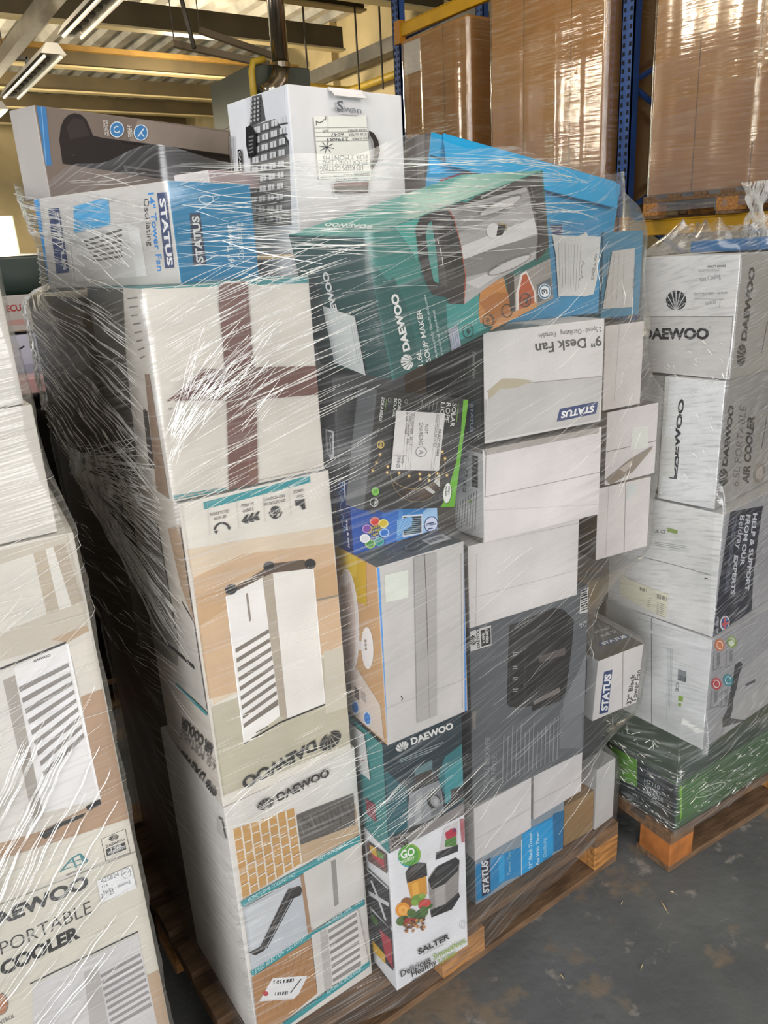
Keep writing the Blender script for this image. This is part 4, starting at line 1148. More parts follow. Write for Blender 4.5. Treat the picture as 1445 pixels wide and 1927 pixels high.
box('Solar', 'rope_light_box', (0.688, 1.1, 1.315, 0.11, -0.012, 0.232, 0.236, 0.052, 0.213), 'black solar rope light carton with green edge and white fault label, leaning on the stack',
    '2c2b29 585a5c 3a3a3a 2c2b29', """
@F
P 68ae2c 2204 2126 2389 2127 2429 1512 2341 -25 1947 4 2068 204 2224 894 2251 1504
E 4c7a28 22 2094 291 129 -11 7 -212
E e2e4de 22 2087 296 110 -10 6 -197
T 2d2c2a 1.6 2096 439 3 -173 72 -8 smart
T 2d2c2a 1.6 2019 439 9 -209 64 -8 solar
T d5d6cf 1.3 1915 2030 7 -450 119 -6 SOLAR
T d5d6cf 1.3 1751 2029 13 -369 117 -7 ROPE
T d5d6cf 1.3 1604 2026 30 -549 108 -5 LIGHTS
T d5d6cf 1.4 519 2013 16 -294 74 -6 CORDE
T d5d6cf 1.4 422 2017 11 -337 70 -6 SOLAIRE
T d5d6cf 1.4 129 2011 -7 -429 65 -6 SOLARSEIL
K 6a8a44 1 24 0.3 2074 2034 2089 1617 2074 2032 2089 1615
K 8a8a84 5 14 0.3 1115 2015 1112 1844 1503 2030 1490 1821
O b8b8b0 24 8 316 1974 35 3 5 -32
O b8b8b0 24 8 714 1976 37 2 5 -33
K 6a8a44 1 16 0.3 237 1986 233 1746 238 1984 233 1744
E 2a221b 22 1176 689 682 5 90 -545 10 175
P 3a2a1e 774 431 1064 195 1396 154 1709 282 1824 403 1667 524 1227 382
P 4a3626 1300 334 1612 452 1760 379 1582 235 1324 191
P c8c8c4 1667 524 1800 694 1839 415
P bdbcb6 1391 417 1513 441 1754 318 1675 283
O a08a5a 20 12 1182 694 665 5 51 -312 0 180
O 8a744c 20 12 1217 678 685 5 90 -542 20 165
O 8f7c58 12 18 1794 766 108 -25 -61 -182
E 4a3c28 22 1793 887 54 -13 -46 -137
E 7a5c34 8 -25 1006 46 1 6 -39
E f0d890 8 -25 1006 23 1 3 -19
E 7a5c34 8 231 1006 47 1 6 -40
E f0d890 8 231 1006 24 0 3 -20
E 7a5c34 8 165 860 47 0 6 -40
E f0d890 8 165 860 23 0 3 -20
E 7a5c34 8 97 721 47 0 6 -41
E f0d890 8 97 721 24 0 3 -21
E 7a5c34 8 442 796 48 1 6 -40
E f0d890 8 442 796 24 1 3 -20
E 7a5c34 8 443 688 48 0 6 -41
E f0d890 8 443 688 24 0 3 -21
E 7a5c34 8 734 681 50 0 7 -42
E f0d890 8 734 681 25 0 4 -21
E 7a5c34 8 994 629 51 1 7 -42
E f0d890 8 994 629 25 0 3 -21
E 7a5c34 8 1261 666 52 0 7 -42
E f0d890 8 1261 666 26 0 4 -21
E 7a5c34 8 1287 572 52 0 7 -43
E f0d890 8 1287 572 26 0 3 -22
E 7a5c34 8 1512 644 53 0 7 -43
E f0d890 8 1512 644 26 0 3 -22
E 7a5c34 8 1522 548 53 0 7 -43
E f0d890 8 1522 548 26 0 3 -21
E 7a5c34 8 1724 681 54 1 8 -43
E f0d890 8 1724 681 27 1 4 -21
E 7a5c34 8 1776 1098 55 1 8 -43
E f0d890 8 1776 1098 27 0 4 -22
E 7a5c34 8 1877 973 55 1 8 -44
E f0d890 8 1877 973 28 0 4 -22
E 7a5c34 8 1988 647 56 0 8 -44
E f0d890 8 1988 647 28 0 4 -22
N 9a7a44 8 231 1006 150 859 92 714
O d8b850 14 21 204 1187 77 3 10 -61
E 2c2b29 22 204 1187 59 2 8 -48
T d8b850 1.5 181 1226 1 -88 53 0 LED
E 7cc04a 22 201 348 92 -1 12 -77
K 3f6a24 3 11 0.3 169 389 175 307 222 388 228 307
O d5d6cf 24 13 200 153 92 -2 12 -77
T e5e6df 2 207 207 -7 -113 61 -10 100
""",
    ('paper_label', 'white handwritten fault label', """
@F
P d9d5d2 467 1804 1708 1822 1731 737 505 740
N 6a6866 6 914 1798 975 746
N 6a6866 5 852 1794 912 745
N 6a6866 5 789 1797 849 744
N 6a6866 5 728 1793 771 743
N 6a6866 5 1476 1808 1512 739
N 6a6866 6 1575 1810 1579 740
N 6a6866 6 484 1012 833 1004
T 252424 1.8 1593 1522 14 -500 61 -6 FAULTY GOODS
T 4a4846 0.8 1491 1798 10 -609 54 -7 DESCRIPTION OF FAULT
T 3e3d40 0.8 861 1795 26 -601 51 -4 SKU NUMBER  20117
T 3e3d40 0.8 790 1790 9 -576 51 -3 STORE NUMBER  6781
T 3e3d40 0.8 713 1792 17 -399 49 -1 ORDER NUMBER
T 3e3d40 0.8 726 988 4 -119 47 -4 DATE
T 44444c 0.6 622 1004 3 -217 75 -3 28/8/25
T 44444c 0.5 1218 1598 13 -173 82 -8 NOT
T 44444c 0.5 1059 1624 56 -412 97 -2 CHARGING
O 44444c 24 11 1194 1087 136 4 15 -93
T 44444c 0.5 1143 1120 7 -81 108 -8 A
"""))
box('Dark', 'appliance_box', (0.688, 1.175, 1.352, 0.02, 0.0, 0.0, 0.16, 0.1, 0.19), 'charcoal appliance carton with small silver badge, half hidden behind the solar light carton',
    '3b3a3a 2f2e2f 343334 3a393a', """
@F
N 5c5a5a 7 44 1614 34 288
@L
P b8b8b8 655 939 932 935 884 438 746 377 594 529
P 47464a 694 910 864 901 828 499 693 463
N d0d0d0 14 798 857 835 822 774 771 774 730 781 691 807 654 770 607 772 566 761 522
""")
box('Soup', 'soup_maker_box', (0.751, 1.08, 1.538, 0.078, 0.066, -0.235, 0.434, 0.21, 0.239), 'tilted teal soup maker carton with steel jug picture at the front of the load',
    '23605a 184643 3c9389 23605a', """
@F
P 2f7d73 -60 2407 1247 2457 1130 2141 1013 1456 404 1456 47 1995
P 41a093 646 2420 1824 2462 1183 2369 986 1718 879 1997
P 1f544f -73 1546 447 1630 622 933 655 -74 68 -53
P 3c8d88 1474 848 2294 787 2253 306 2366 85 1561 120 1415 350
P 8f8a84 3231 774 4471 801 4438 -15 3105 13
P b87a3c 2227 440 2332 775 2613 860 2987 849 3111 48 2662 -37 2240 238
P a2652e 2262 623 2681 663 3083 534 3111 48 2662 -37
P 3d3430 3036 887 3268 834 3181 136 3076 171
P d5cdc6 3258 442 3446 762 3615 783 3823 297 3804 -150 3201 -76
P a8502e 3342 451 3496 729 3607 731 3769 315 3749 -55 3282 9
P c48a58 2696 154 3797 118 3823 -99 2452 -19
P a8a5a3 1811 2444 3839 2238 4033 1352 3914 919 2821 859 1902 699 2041 1140 2012 1709
P d0cecb 2006 1679 3965 1646 4006 1360 2023 1412
P 7d7a78 2007 1450 2920 1420 4017 1322 3962 1055 2802 1045 2041 1140
P 8b8886 1907 2212 2577 2260 3877 2137 3930 1959 1983 1909
P c4c1be 1998 1052 2802 1045 3270 1010 2306 853
P 393432 1818 2479 2141 2445 4081 2432 4248 2280 4320 1726 4304 1030 4082 907 3898 888 4085 1408 3899 2214 2583 2290 1953 2323
P 5d5855 3849 2235 3977 2163 4096 1405 3953 879 3887 891 4027 1389
N 1c1917 47 3899 2217 4032 1731 4065 1344 3942 882
P b9b6b3 2641 2339 3259 2482 3434 2467 3401 2363 2635 2309
P 3f9a8d 2160 2425 2497 2467 2554 2391 2307 2343
P 2a2423 1054 2222 1200 2439 1569 2525 1832 2460 1953 2169 2006 1679 2027 1145 1890 710 1541 826 1507 955 1202 1097 1097 1334 1034 1735
P 47948a 1258 2091 1347 2229 1427 2250 1437 1776 1381 1238 1272 1305 1243 1674
P 4a4340 1441 2195 1543 2091 1578 1283 1560 1116 1394 1234 1446 1774
N d8d6d4 19 1501 1941 1511 1865
N d8d6d4 23 1524 1799 1535 1684
N d8d6d4 19 1543 1634 1530 1493
N b24a30 18 1811 2444 1947 2139 2009 1694 2024 1179 1890 710
P 1d1918 1922 2177 2009 1694 2008 1218 1791 1217 1718 1760
E 6a6765 22 3105 2091 579 19 44 -100
E bfbcb9 22 3112 2076 541 18 32 -70
E 6a6765 22 3167 1033 604 -2 47 -110
E bfbcb9 22 3175 1017 564 -3 32 -77
E d6d3d0 22 2846 1714 174 -47 -23 -126
P 141211 2985 1786 3159 1756 3183 1684 3052 1585 2903 1610
N a08a60 25 2988 1802 3181 1734 3190 1632
P 59626a 3871 430 4284 443 4298 107 3862 89
E e3e7e9 22 4063 239 186 -59 -20 -145
O 2f6a8a 24 29 4063 239 152 -48 -17 -119
T 2c3a44 2.5 4153 172 -31 112 -171 29 3
T e2e2dd 2.6 489 381 -46 993 -159 11 DAEWOO
G e2e2dd 506 37 -10 283 -270 46
T e2e2dd 1.3 702 7 12 290 -115 24 1.6L
T e2e2dd 1.3 901 16 -22 943 -117 20 SOUP MAKER
T cfdcd8 0.8 1072 15 -38 1143 -64 11 Automatically blends and cooks
T cfdcd8 0.8 1207 15 -34 831 -61 8 a variety of ingredients
P 868b9a 1409 415 1651 408 1664 -8 1418 0
K b4b8c4 4 16 0.3 1467 367 1478 7 1636 360 1636 3
O 2a3533 24 17 1888 211 128 -46 -23 -115
O 2a3533 24 17 2432 215 134 -46 -21 -116
O 2a3533 24 17 2956 230 139 -46 -20 -118
O 2a3533 24 18 3489 257 145 -48 -19 -121
P 2a3533 1917 279 1828 210 1886 197 1852 130 1957 201 1899 214
T 2a3533 1.5 2474 157 -11 113 -91 17 12H
E 2a3533 6 3436 263 21 -7 -2 -14
E 2a3533 6 3487 248 21 -7 -3 -15
E 2a3533 6 3549 202 22 -7 -2 -14
E 2a3533 6 3566 283 22 -7 -2 -15
E 2a3533 6 3508 227 21 -7 -2 -14
E 2a3533 6 3523 230 21 -7 -2 -14
E 2a3533 6 3542 266 22 -7 -2 -15
E 2a3533 6 3555 248 21 -7 -3 -14
E 2a3533 6 3496 201 21 -7 -3 -14
E 2a3533 6 3523 271 21 -7 -2 -14
E 2a3533 6 3452 292 21 -7 -2 -14
E 2a3533 6 3498 187 21 -7 -2 -14
@T
T d9e2de 2 562 594 80 1227 -215 -228 DAEWOO
G d9e2de 524 382 17 157 -232 -245
@L
T dfe2df 2.4 1019 865 -30 953 -181 -40 DAEWOO
""",
    ('paper_label', 'white paper label', """
@L
P cdd2cf 604 1194 1490 1080 1432 -45 557 127
K aab0ae 3 18 0.3 1331 938 1289 95 1456 917 1390 74
"""))
box('St20', 'tower_fan_box', (1.008, 1.195, 0.142, 0.0, 0.0, 0.0, 0.32, 0.3, 0.19), 'torn blue tower fan carton on the pallet deck, seen through cloudy film',
    '8a96a0 7d8890 9aa3a8 8a96a0', """
@F
P 1d86bd -44 1305 880 1148 1591 982 1788 1407 3232 1327 3268 104 2801 117 2769 -53 2416 -37 2406 -281 1662 -27 1002 184 905 182 299 71 -9 144 -88 723
P 156a98 2772 1417 3232 1327 3270 40 2837 96
P 1a9ad6 1623 1379 2754 1276 2801 85 2428 112 2406 -294 1594 25
P 25243f 185 1257 505 1246 502 126 207 158
T dfe3e6 2.2 458 153 -40 1057 -218 104 STATUS
P 2aa0d8 785 1086 994 1054 989 252 796 248
T d8e8f0 1.2 2000 50 -11 1189 -123 42 32" Black Tower
T d8e8f0 1.2 2276 13 -29 1115 -125 42 Fan With Timer
T b8d8e8 0.8 2539 110 -25 660 -126 54 Oscillating
T a8d0e0 0.8 1210 271 -10 754 -104 44 Tower Fan
N cfe4ee 34 1604 1213 1608 35
K aeb8c0 3 33 0.2 49 -12 3203 -175 44 -250 3211 -434
""")
box('Brown21', 'cardboard_box', (1.334, 1.2, 0.142, -0.05, 0.0, 0.0, 0.115, 0.14, 0.135), 'small plain brown cardboard box on the right end of the middle pallet',
    '8d6f47 84683f 947750 8d6f47', """
""")
box('End22', 'cardboard_box', (1.452, 1.19, 0.142, 0.06, 0.0, 0.0, 0.085, 0.25, 0.205), 'crumpled white carton on the far right pallet corner under wrinkled film',
    'bdbbb9 b5b3b1 a5a3a1 bdbbb9', """
""")
box('W19a', 'cardboard_box', (0.97, 1.15, 0.338, -0.013, 0.0, 0.0, 0.186, 0.12, 0.155), 'low white carton with plain front, left of a pair below the air fryer carton',
    'd0cccb cfcac8 c8c4c2 d0cccb', """
@F
N b9b4b2 18 32 650 1820 638
""")
box('W19b', 'cardboard_box', (1.181, 1.165, 0.338, 0.006, 0.0, 0.0, 0.181, 0.12, 0.135), 'low white carton, right of a pair below the air fryer carton',
    'cfcbca c8c4c2 c8c4c2 cfcbca', """
@F
N b5b0ae 20 12 537 1751 465
""")
box('Air18', 'air_fryer_box', (0.974, 1.158, 0.494, -0.061, 0.0, 0.0, 0.357, 0.32, 0.472), 'tall dark grey air fryer carton with black fryer picture in the right column',
    '5b5e61 54575a 595c5f 4e5154', """
@F
P 6d7073 2699 1537 3437 2299 3518 133 2725 466
P 787b7e 2812 1805 3277 2458 3568 2866 3541 1212 2829 1172
P 1d1b1b 1119 4406 2457 4446 2746 4327 3107 3930 3069 3282 2897 2032 2703 1847 1416 2149 1112 2290 1042 2400 1079 3609
P 2b2827 1146 4329 2403 4359 2305 3533 1966 3501 1197 3569
P 131212 1987 4102 2753 4063 2756 3942 1988 3969
P 57504d 2013 3316 2844 3282 2849 3083 2015 3156
N 3a3736 16 1576 3772 1584 2169
N 38312f 26 1119 4406 1112 2300
P 262220 1811 2123 2710 2279 2691 1851 1813 1901
P 77706c 1839 2173 2681 2254 2697 2106 1869 2061
K 9a9896 2 21 0.3 1208 3683 1386 3637 1208 3627 1370 3586
K 9a9896 2 21 0.3 1207 3329 1387 3281 1207 3272 1370 3229
K 9a9896 2 21 0.3 1207 3033 1387 2983 1207 2975 1371 2931
K 9a9896 2 21 0.3 1206 2729 1388 2677 1206 2671 1371 2625
T 86898c 1.4 452 219 86 1507 -152 54 DOUBLE DRAWER
T 86898c 1.4 662 264 65 890 -143 44 AIR FRYER
K 84878a 14 34 0.25 880 259 946 1870 2640 177 2653 1451
P cfcdca -49 4608 592 4584 596 4085 -56 4121
G 1b1a1a 191 4227 -10 250 -199 43
T 1b1a1a 2 275 4132 -11 474 -86 19 DAEWOO
P 1b1a1a 302 4541 576 4531 581 4122 315 4141
T e6e4e2 1.6 408 4210 -6 254 -61 2 3 YEAR
T e6e4e2 1.8 520 4174 -5 353 -82 9 WARRANTY
P cfcdca 3289 4642 3543 4679 3534 4018 3269 4050
N 222222 44 3323 4513 3502 4510
N 2a2a2a 44 3296 4616 3509 4622
N 2a2a2a 28 3298 4554 3512 4559
N 2a2a2a 28 3300 4491 3514 4497
N 2a2a2a 45 3303 4429 3517 4434
N 2a2a2a 28 3305 4366 3519 4370
N 2a2a2a 28 3307 4303 3522 4307
N 2a2a2a 45 3310 4240 3525 4244
N 2a2a2a 28 3312 4177 3527 4180
N 2a2a2a 28 3314 4113 3530 4117
T cfcdca 1 3506 3645 6 160 -103 22 CE
T cfcdca 1 3355 3658 7 145 -90 14 UK
P 7c766f -216 2595 132 2603 111 2081 -188 2139
""")
box('W11', 'cardboard_box', (0.964, 1.145, 0.97, -0.115, 0.0, 0.0, 0.299, 0.3, 0.19), 'plain white carton resting on the dark grey air fryer carton',
    'd6d1cd a39d96 c0bbb7 d6d1cd', """
@F
N bdb7b3 15 101 713 3025 626
N bdb7b3 15 222 1684 164 38
N aaa49f 14 251 1899 3101 1769
""")
box('W10', 'cardboard_box', (0.995, 1.129, 1.163, -0.124, 0.0, 0.0, 0.309, 0.11, 0.2), 'white carton with barcode end panel under the 9 inch desk fan carton',
    'dad4d1 d2d0cb 6c665f dad4d1', """
@F
N 8b7f7c 14 72 2053 38 1010
N a59b98 18 -19 1005 3110 980
N c3bcb8 11 -5 720 3032 243
@L
P 837a70 411 2045 1178 2096 1164 1910 508 1884
P 7b7062 379 13 1051 97 1047 -59 388 -73
B d2d0cb 1 705 1810 944 1811 655 1139
N 232323 32 721 1797 933 1799
N 232323 18 721 1767 932 1770
N 232323 18 720 1737 931 1740
N 232323 32 719 1706 931 1711
N 232323 18 718 1676 930 1682
N 232323 18 717 1646 929 1653
N 232323 31 716 1616 928 1623
N 232323 18 715 1585 927 1594
N 232323 18 714 1555 927 1565
N 232323 32 713 1524 926 1535
N 232323 18 712 1494 925 1506
N 232323 18 711 1463 924 1476
N 232323 32 710 1433 923 1447
N 232323 18 709 1402 923 1417
N 232323 19 708 1372 922 1388
N 232323 32 707 1341 921 1358
N 232323 18 706 1310 920 1328
N 232323 19 705 1280 919 1299
N 232323 33 704 1249 918 1269
N 232323 19 703 1218 918 1239
N 232323 18 702 1187 917 1209
N 232323 33 701 1156 916 1179
O 3a3a3a 24 19 504 1779 76 15 -2 -67
P 3a3a3a 422 1446 550 1455 539 1312 411 1303
P d2d0cb 445 1424 520 1428 511 1339 441 1336
T 2a2a2a 1.5 378 1207 -18 -140 118 14 UK
T 2a2a2a 1.5 371 1036 -16 -107 118 15 CE
K 6e6c68 11 15 0.3 -157 446 -240 62 880 1094 765 78
P 7aa04a 557 827 674 841 671 772 549 757
""")
box('Desk9', 'desk_fan_box', (1.014, 1.145, 1.368, -0.107, 0.0, 0.0, 0.311, 0.22, 0.22), 'white desk fan carton lettered upside down with brown glued seam, black picture end',
    'd3cfcb 262423 c4bfba d3cfcb', """
@F
P bcb9b5 100 942 365 1108 3104 988 3037 53 -45 65
T 4a4948 1.7 3020 1850 -1762 14 31 -209 9" Desk Fan
T 5a5856 1 3011 2036 -1676 18 18 -97 2 Speed · Oscillating · Portable
P 2b3c6a 1930 443 2997 460 2955 195 1852 180
T e9e7e6 2.4 2903 385 -917 -3 -29 -145 STATUS
N 968f88 17 72 1054 328 1143 1060 1097 3113 987
P b3a88f 94 1066 442 1267 787 1224 1218 1124 787 1038 403 1072 118 893
N 8b837b 11 43 904 -56 57
@L
P 474844 1690 2196 2184 2109 2067 39 1567 275
T c5c5c0 1.4 1848 1816 -26 -522 106 -6 Desk Fan
P 23456c 1685 776 1889 836 1830 141 1647 158
T e2e4e6 2 1739 752 -36 -584 110 9 STATUS
P 2f2e2c 1069 2003 1630 2041 1517 462 946 706
O 4c4c48 24 18 1210 1322 340 36 -26 -584
""")
box('BlueA', 'tower_fan_box', (1.165, 1.24, 1.588, -0.143, 0.0, 0.0, 0.25, 0.16, 0.198), 'blue tower fan carton with torn white fault label, right of the soup maker carton',
    '287ea8 287ea8 2c7a9c 287aa0', """
@F
P 2b3460 1092 1920 1416 1915 1421 1703 1194 1712
""",
    ('paper_label', 'torn white fault label', """
@F
P c3c2be 1149 1714 1835 1668 1974 1697 2043 1740 2116 1657 2460 1618 2393 732 2308 427 2068 390 1733 433 1335 444 1248 1297
K 8a8886 8 12 0.2 1310 1570 1380 512 1912 1473 1874 477
T 3a3a3a 1.5 2312 1277 -89 -534 67 -10 FAULTY GOODS
N 55555c 13 1950 1154 2028 1094 1957 1057 1954 1009 1936 964 1961 912 1929 868 1984 811 1899 776 1892 729
"""))
box('BlueB', 'tower_fan_box', (1.532, 1.299, 1.56, -0.083, 0.0, 0.0, 0.131, 0.12, 0.2), 'blue tower fan carton with clean-edged label, right of the torn-labelled one',
    '37748f 3a7690 4f7c8c 37748f', """
""",
    ('paper_label', 'white paper label', """
@F
P b5b0a8 269 1561 1020 1603 1045 206 -169 244
K 8e8a84 5 14 0.1 -5 1477 -88 298 668 1522 658 278
T 4a4846 1.3 1008 1186 -23 -524 77 -12 FAULTY GOODS
"""))
box('Flap7', 'tower_fan_box', (1.105, 1.437, 1.835, -0.045, 0.0, 0.183, 0.6, 0.1, 0.15), 'bright blue tower fan carton with open flap, behind the white kettle carton',
    '128bb8 6f6a68 1286b2 128bb8', """
@F
P 0f3f58 7 1044 989 1046 844 981 36 1013
P 2ba3da 41 977 794 971 326 714 61 665
P 7a3f50 342 604 1162 945 1238 805 358 494
@L
P 8d8987 408 1622 763 1608 949 547 633 578
N 3e5a80 18 -50 1536 464 1521 633 578
""")
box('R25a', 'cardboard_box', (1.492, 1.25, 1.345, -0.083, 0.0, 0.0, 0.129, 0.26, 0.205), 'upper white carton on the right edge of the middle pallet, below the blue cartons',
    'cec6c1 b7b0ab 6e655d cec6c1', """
@F
N a89f9a 14 451 2023 376 203
""")
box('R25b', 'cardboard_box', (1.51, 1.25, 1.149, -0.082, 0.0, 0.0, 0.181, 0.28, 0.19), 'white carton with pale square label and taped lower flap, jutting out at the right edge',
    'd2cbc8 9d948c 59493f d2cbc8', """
@F
N 6b605c 19 17 894 854 890
N 6b605c 20 1469 888 1870 883
P d8d9d0 903 1387 1480 1328 1490 760 850 789
""",
    ('packing_tape', 'wrinkled brown tape', """
@F
P 8a7a6a -27 173 822 548 1649 775 1626 695 956 192 200 -36
P b9aea2 448 370 879 517 942 402 675 245
"""))
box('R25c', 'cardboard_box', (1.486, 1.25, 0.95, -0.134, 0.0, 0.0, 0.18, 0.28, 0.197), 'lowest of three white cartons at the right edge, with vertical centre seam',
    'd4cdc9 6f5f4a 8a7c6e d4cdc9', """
@F
N 8b807b 19 915 2001 978 55
P cbd0cb 973 1906 1293 1889 1283 1638 973 1486
N b9b1ad 14 348 1940 336 71
""")
box('Fan32', 'tower_fan_box', (1.438, 1.201, 0.506, -0.075, 0.052, 0.019, 0.17, 0.36, 0.189), 'short white-ended tower fan carton with grey top, jutting out at lower right',
    'd2cecc dcdcdc 57534f d2cecc', """
@F
P 20386a 253 1479 566 1449 568 85 232 150
T e7e7e9 2.4 544 165 4 1159 -255 70 STATUS
T 2b2a2a 1.5 1459 40 32 969 -176 34 32" Black
T 2b2a2a 1.5 1663 28 48 1037 -193 39 Tower Fan
N a39e9b 27 908 1886 1137 -53
@L
P 24406f 3117 1529 3202 1744 3245 1370 3273 696 3194 592
@T
P 243a66 655 684 1661 612 1633 453 613 506
T e0e2e6 2.4 705 517 885 -38 13 128 STATUS
T c8c6c4 1.3 1566 826 -597 35 26 129 32" Black
T c8c6c4 1.3 1582 1083 -617 18 27 132 Tower Fan
""")
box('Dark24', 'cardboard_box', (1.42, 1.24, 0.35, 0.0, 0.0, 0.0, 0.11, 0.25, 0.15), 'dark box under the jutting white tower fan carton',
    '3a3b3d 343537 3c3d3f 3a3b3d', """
""")
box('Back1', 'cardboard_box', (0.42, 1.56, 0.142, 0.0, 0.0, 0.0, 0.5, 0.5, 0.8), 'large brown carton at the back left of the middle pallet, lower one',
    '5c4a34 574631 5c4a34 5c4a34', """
""")
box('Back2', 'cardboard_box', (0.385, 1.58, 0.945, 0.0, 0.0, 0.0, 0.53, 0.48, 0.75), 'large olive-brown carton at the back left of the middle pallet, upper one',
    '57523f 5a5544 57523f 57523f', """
""")
box('Back3', 'cardboard_box', (0.96, 1.56, 0.142, 0.0, 0.0, 0.0, 0.56, 0.5, 1.6), 'tall brown carton at the back right of the middle pallet, behind the white cartons',
    '8a6f4d 8a6f4d 8a6f4d 8a6f4d', """
""")
box('Under', 'cardboard_box', (0.71, 1.33, 1.353, 0.05, 0.0, 0.0, 0.22, 0.2, 0.392), 'white carton supporting the kettle carton, with black strip on its lower front',
    'c9c9cc c9c9cc c9c9cc c9c9cc', """
@L
P 2a2523 640 4739 2082 4665 2066 4366 641 4355
P 2a2523 641 4355 949 4341 861 3733 592 3737
P 2b2b2b 914 3670 1370 3685 1386 3553 909 3546
""")
box('Mauve', 'cardboard_box', (0.612, 1.43, 1.874, 0.3, 0.0, 0.0, 0.14, 0.1, 0.03), 'slim mauve carton with white end, peeping out between the tower fan and kettle cartons',
    'a08c8a cfcac8 a08c8a a08c8a', """
""")
box('LB', 'cardboard_box', (-0.9, 1.56, 0.142, 0.0, 0.0, 0.0, 1.09, 0.6, 1.4), 'large brown carton behind the air cooler cartons on the left pallet',  # unseen; added to block light into the gap between the pallets
    '7c6444 7c6444 7c6444 7c6444', """
""")
box('L4', 'air_cooler_box', (-0.0666, 1.219, 0.142, -0.1, 0.0, 0.0, 0.29, 0.33, 0.62), 'lowest visible air cooler carton on the left pallet, with portable cooler lettering',
    'cbc6b8 c9c4b8 c9c4b8 b9b3a6', """
@F
T 3c3c3e 2.4 272 5784 1779 93 4 271 DAEWOO
T 2f2d2c 0.6 524 5223 1476 107 8 259 PORTABLE
T 181717 2.6 440 4794 1292 115 13 286 COOLER
P b39a80 2683 3443 2932 3447 2990 1794 2643 2031
P c6c3c2 847 4339 2659 4462 2678 1906 653 3299
P aea9a5 1660 4143 1904 4160 1849 2476 1535 2693
V 8d8987 c9c6c6 9 0.5 -0.2 1903 4010 2637 4072 2647 2686 1897 2612
N 35363a 32 813 4402 2667 4514
E a97450 22 310 4263 107 -70 -42 -216
O 6f6d6a 24 16 310 4263 111 -73 -43 -224
T 4a4846 1 93 3822 370 31 6 85 CONTROL
""",
    ('paper_label', 'white handwritten fault label', """
@F
P dcdcdc 2181 5957 2774 5994 2785 5484 2175 5468
T 44434a 0.6 2242 5870 306 5 1 92 425824
O 44434a 24 7 2670 5875 72 -37 -18 -110
T 44434a 0.5 2618 5855 112 20 4 85 w/2
T 44434a 0.6 2243 5763 91 2 1 62 114
T 44434a 0.5 2242 5639 466 13 0 75 faulty - leaking
T 44434a 0.6 2191 5563 224 6 2 84 2/7/25
"""))
box('L3', 'air_cooler_box', (-0.0666, 1.219, 0.764, -0.1, 0.0, 0.0, 0.29, 0.33, 0.605), 'air cooler carton with large upright louvred cooler picture on the left pallet',
    'cfc9be c9c4b8 c9c4b8 b9b3a6', """
@F
P beb5a6 1867 5992 2810 6125 2867 4819 2840 4416 2488 4303 1530 4270
P d2cdc2 1826 5783 2292 5846 2301 4837 1617 4712
P b5a894 2292 5846 2470 5870 2484 4856 2301 4837
P d6d2c8 2470 5870 2581 5888 2670 4874 2484 4856
P ad9f8c 2581 5888 2749 5893 2843 4921 2670 4874
P b39a7e 2282 4403 2822 4494 2846 4390 2505 4286
P d3ccc0 2511 4199 2860 4287 2870 3326 2545 3311
P ad8f74 2530 3290 2874 3324 2914 716 854 816 933 1220 1490 1094 2497 1280
P d3cfc8 1495 4092 1706 4130 1624 1420 1470 1103 918 1145
P a49d94 1505 3944 1683 3981 1614 1425 1450 1335
P e2dfdd 1694 4121 2493 4273 2507 1304 1624 1420
P f2f0ee 2476 4258 2512 4267 2512 1302 2478 1303
N 151414 34 1505 4141 2486 4294
T 1b1a1a 2.2 1979 4106 246 27 2 42 DAEWOO
V 8b8580 e6e4e3 9 0.55 -0.15 1689 3869 2452 4009 2460 2545 1752 2084
P 1d1b1b 2258 1259 2496 1315 2507 1205 2284 1149
P 1f1d1c 1471 1047 1799 1145 2238 1141 2183 1081 1825 1048 1564 918
P d2ccbf 860 847 2916 730 2938 32 725 159
N 3a3836 10 2387 523 2800 551 2805 27 2390 40 2387 523
G 1d1c1c 2511 398 164 2 -10 123
T 1d1c1c 2 2435 316 322 6 -1 51 DAEWOO
P 1d1c1c 2423 284 2751 288 2751 133 2422 135
T e8e6e4 1.8 2497 209 184 6 1 65 3 YEAR
T e8e6e4 1.8 2443 164 297 4 0 59 WARRANTY
N 3f7f86 30 1663 186 1874 362 2016 395 2112 183
N 3f7f86 20 1711 206 2093 177
N 3f7f86 25 1894 351 1915 147
N 3f7f86 26 2021 363 2046 171
N 3f7f86 15 1795 297 2041 278
T 2b2a29 1.4 1743 55 297 4 -1 48 Ideal for floors
""")
box('L2', 'cardboard_box', (-0.088, 1.2, 1.372, 0.0, 0.0, 0.0, 0.29, 0.33, 0.195), 'plain cream carton lying above the louvred air cooler carton on the left pallet',
    'cdc8be c9c4b8 c9c4b8 b9b3a6', """
@F
N b0aaa0 7 2390 1519 3074 1618
""")
box('L1', 'cardboard_box', (-0.098, 1.2, 1.569, 0.0, 0.0, 0.0, 0.29, 0.33, 0.235), 'topmost plain cream carton of the left pallet stack',
    'c9c4bb c9c4b8 c9c4b8 b9b3a6', """
""")
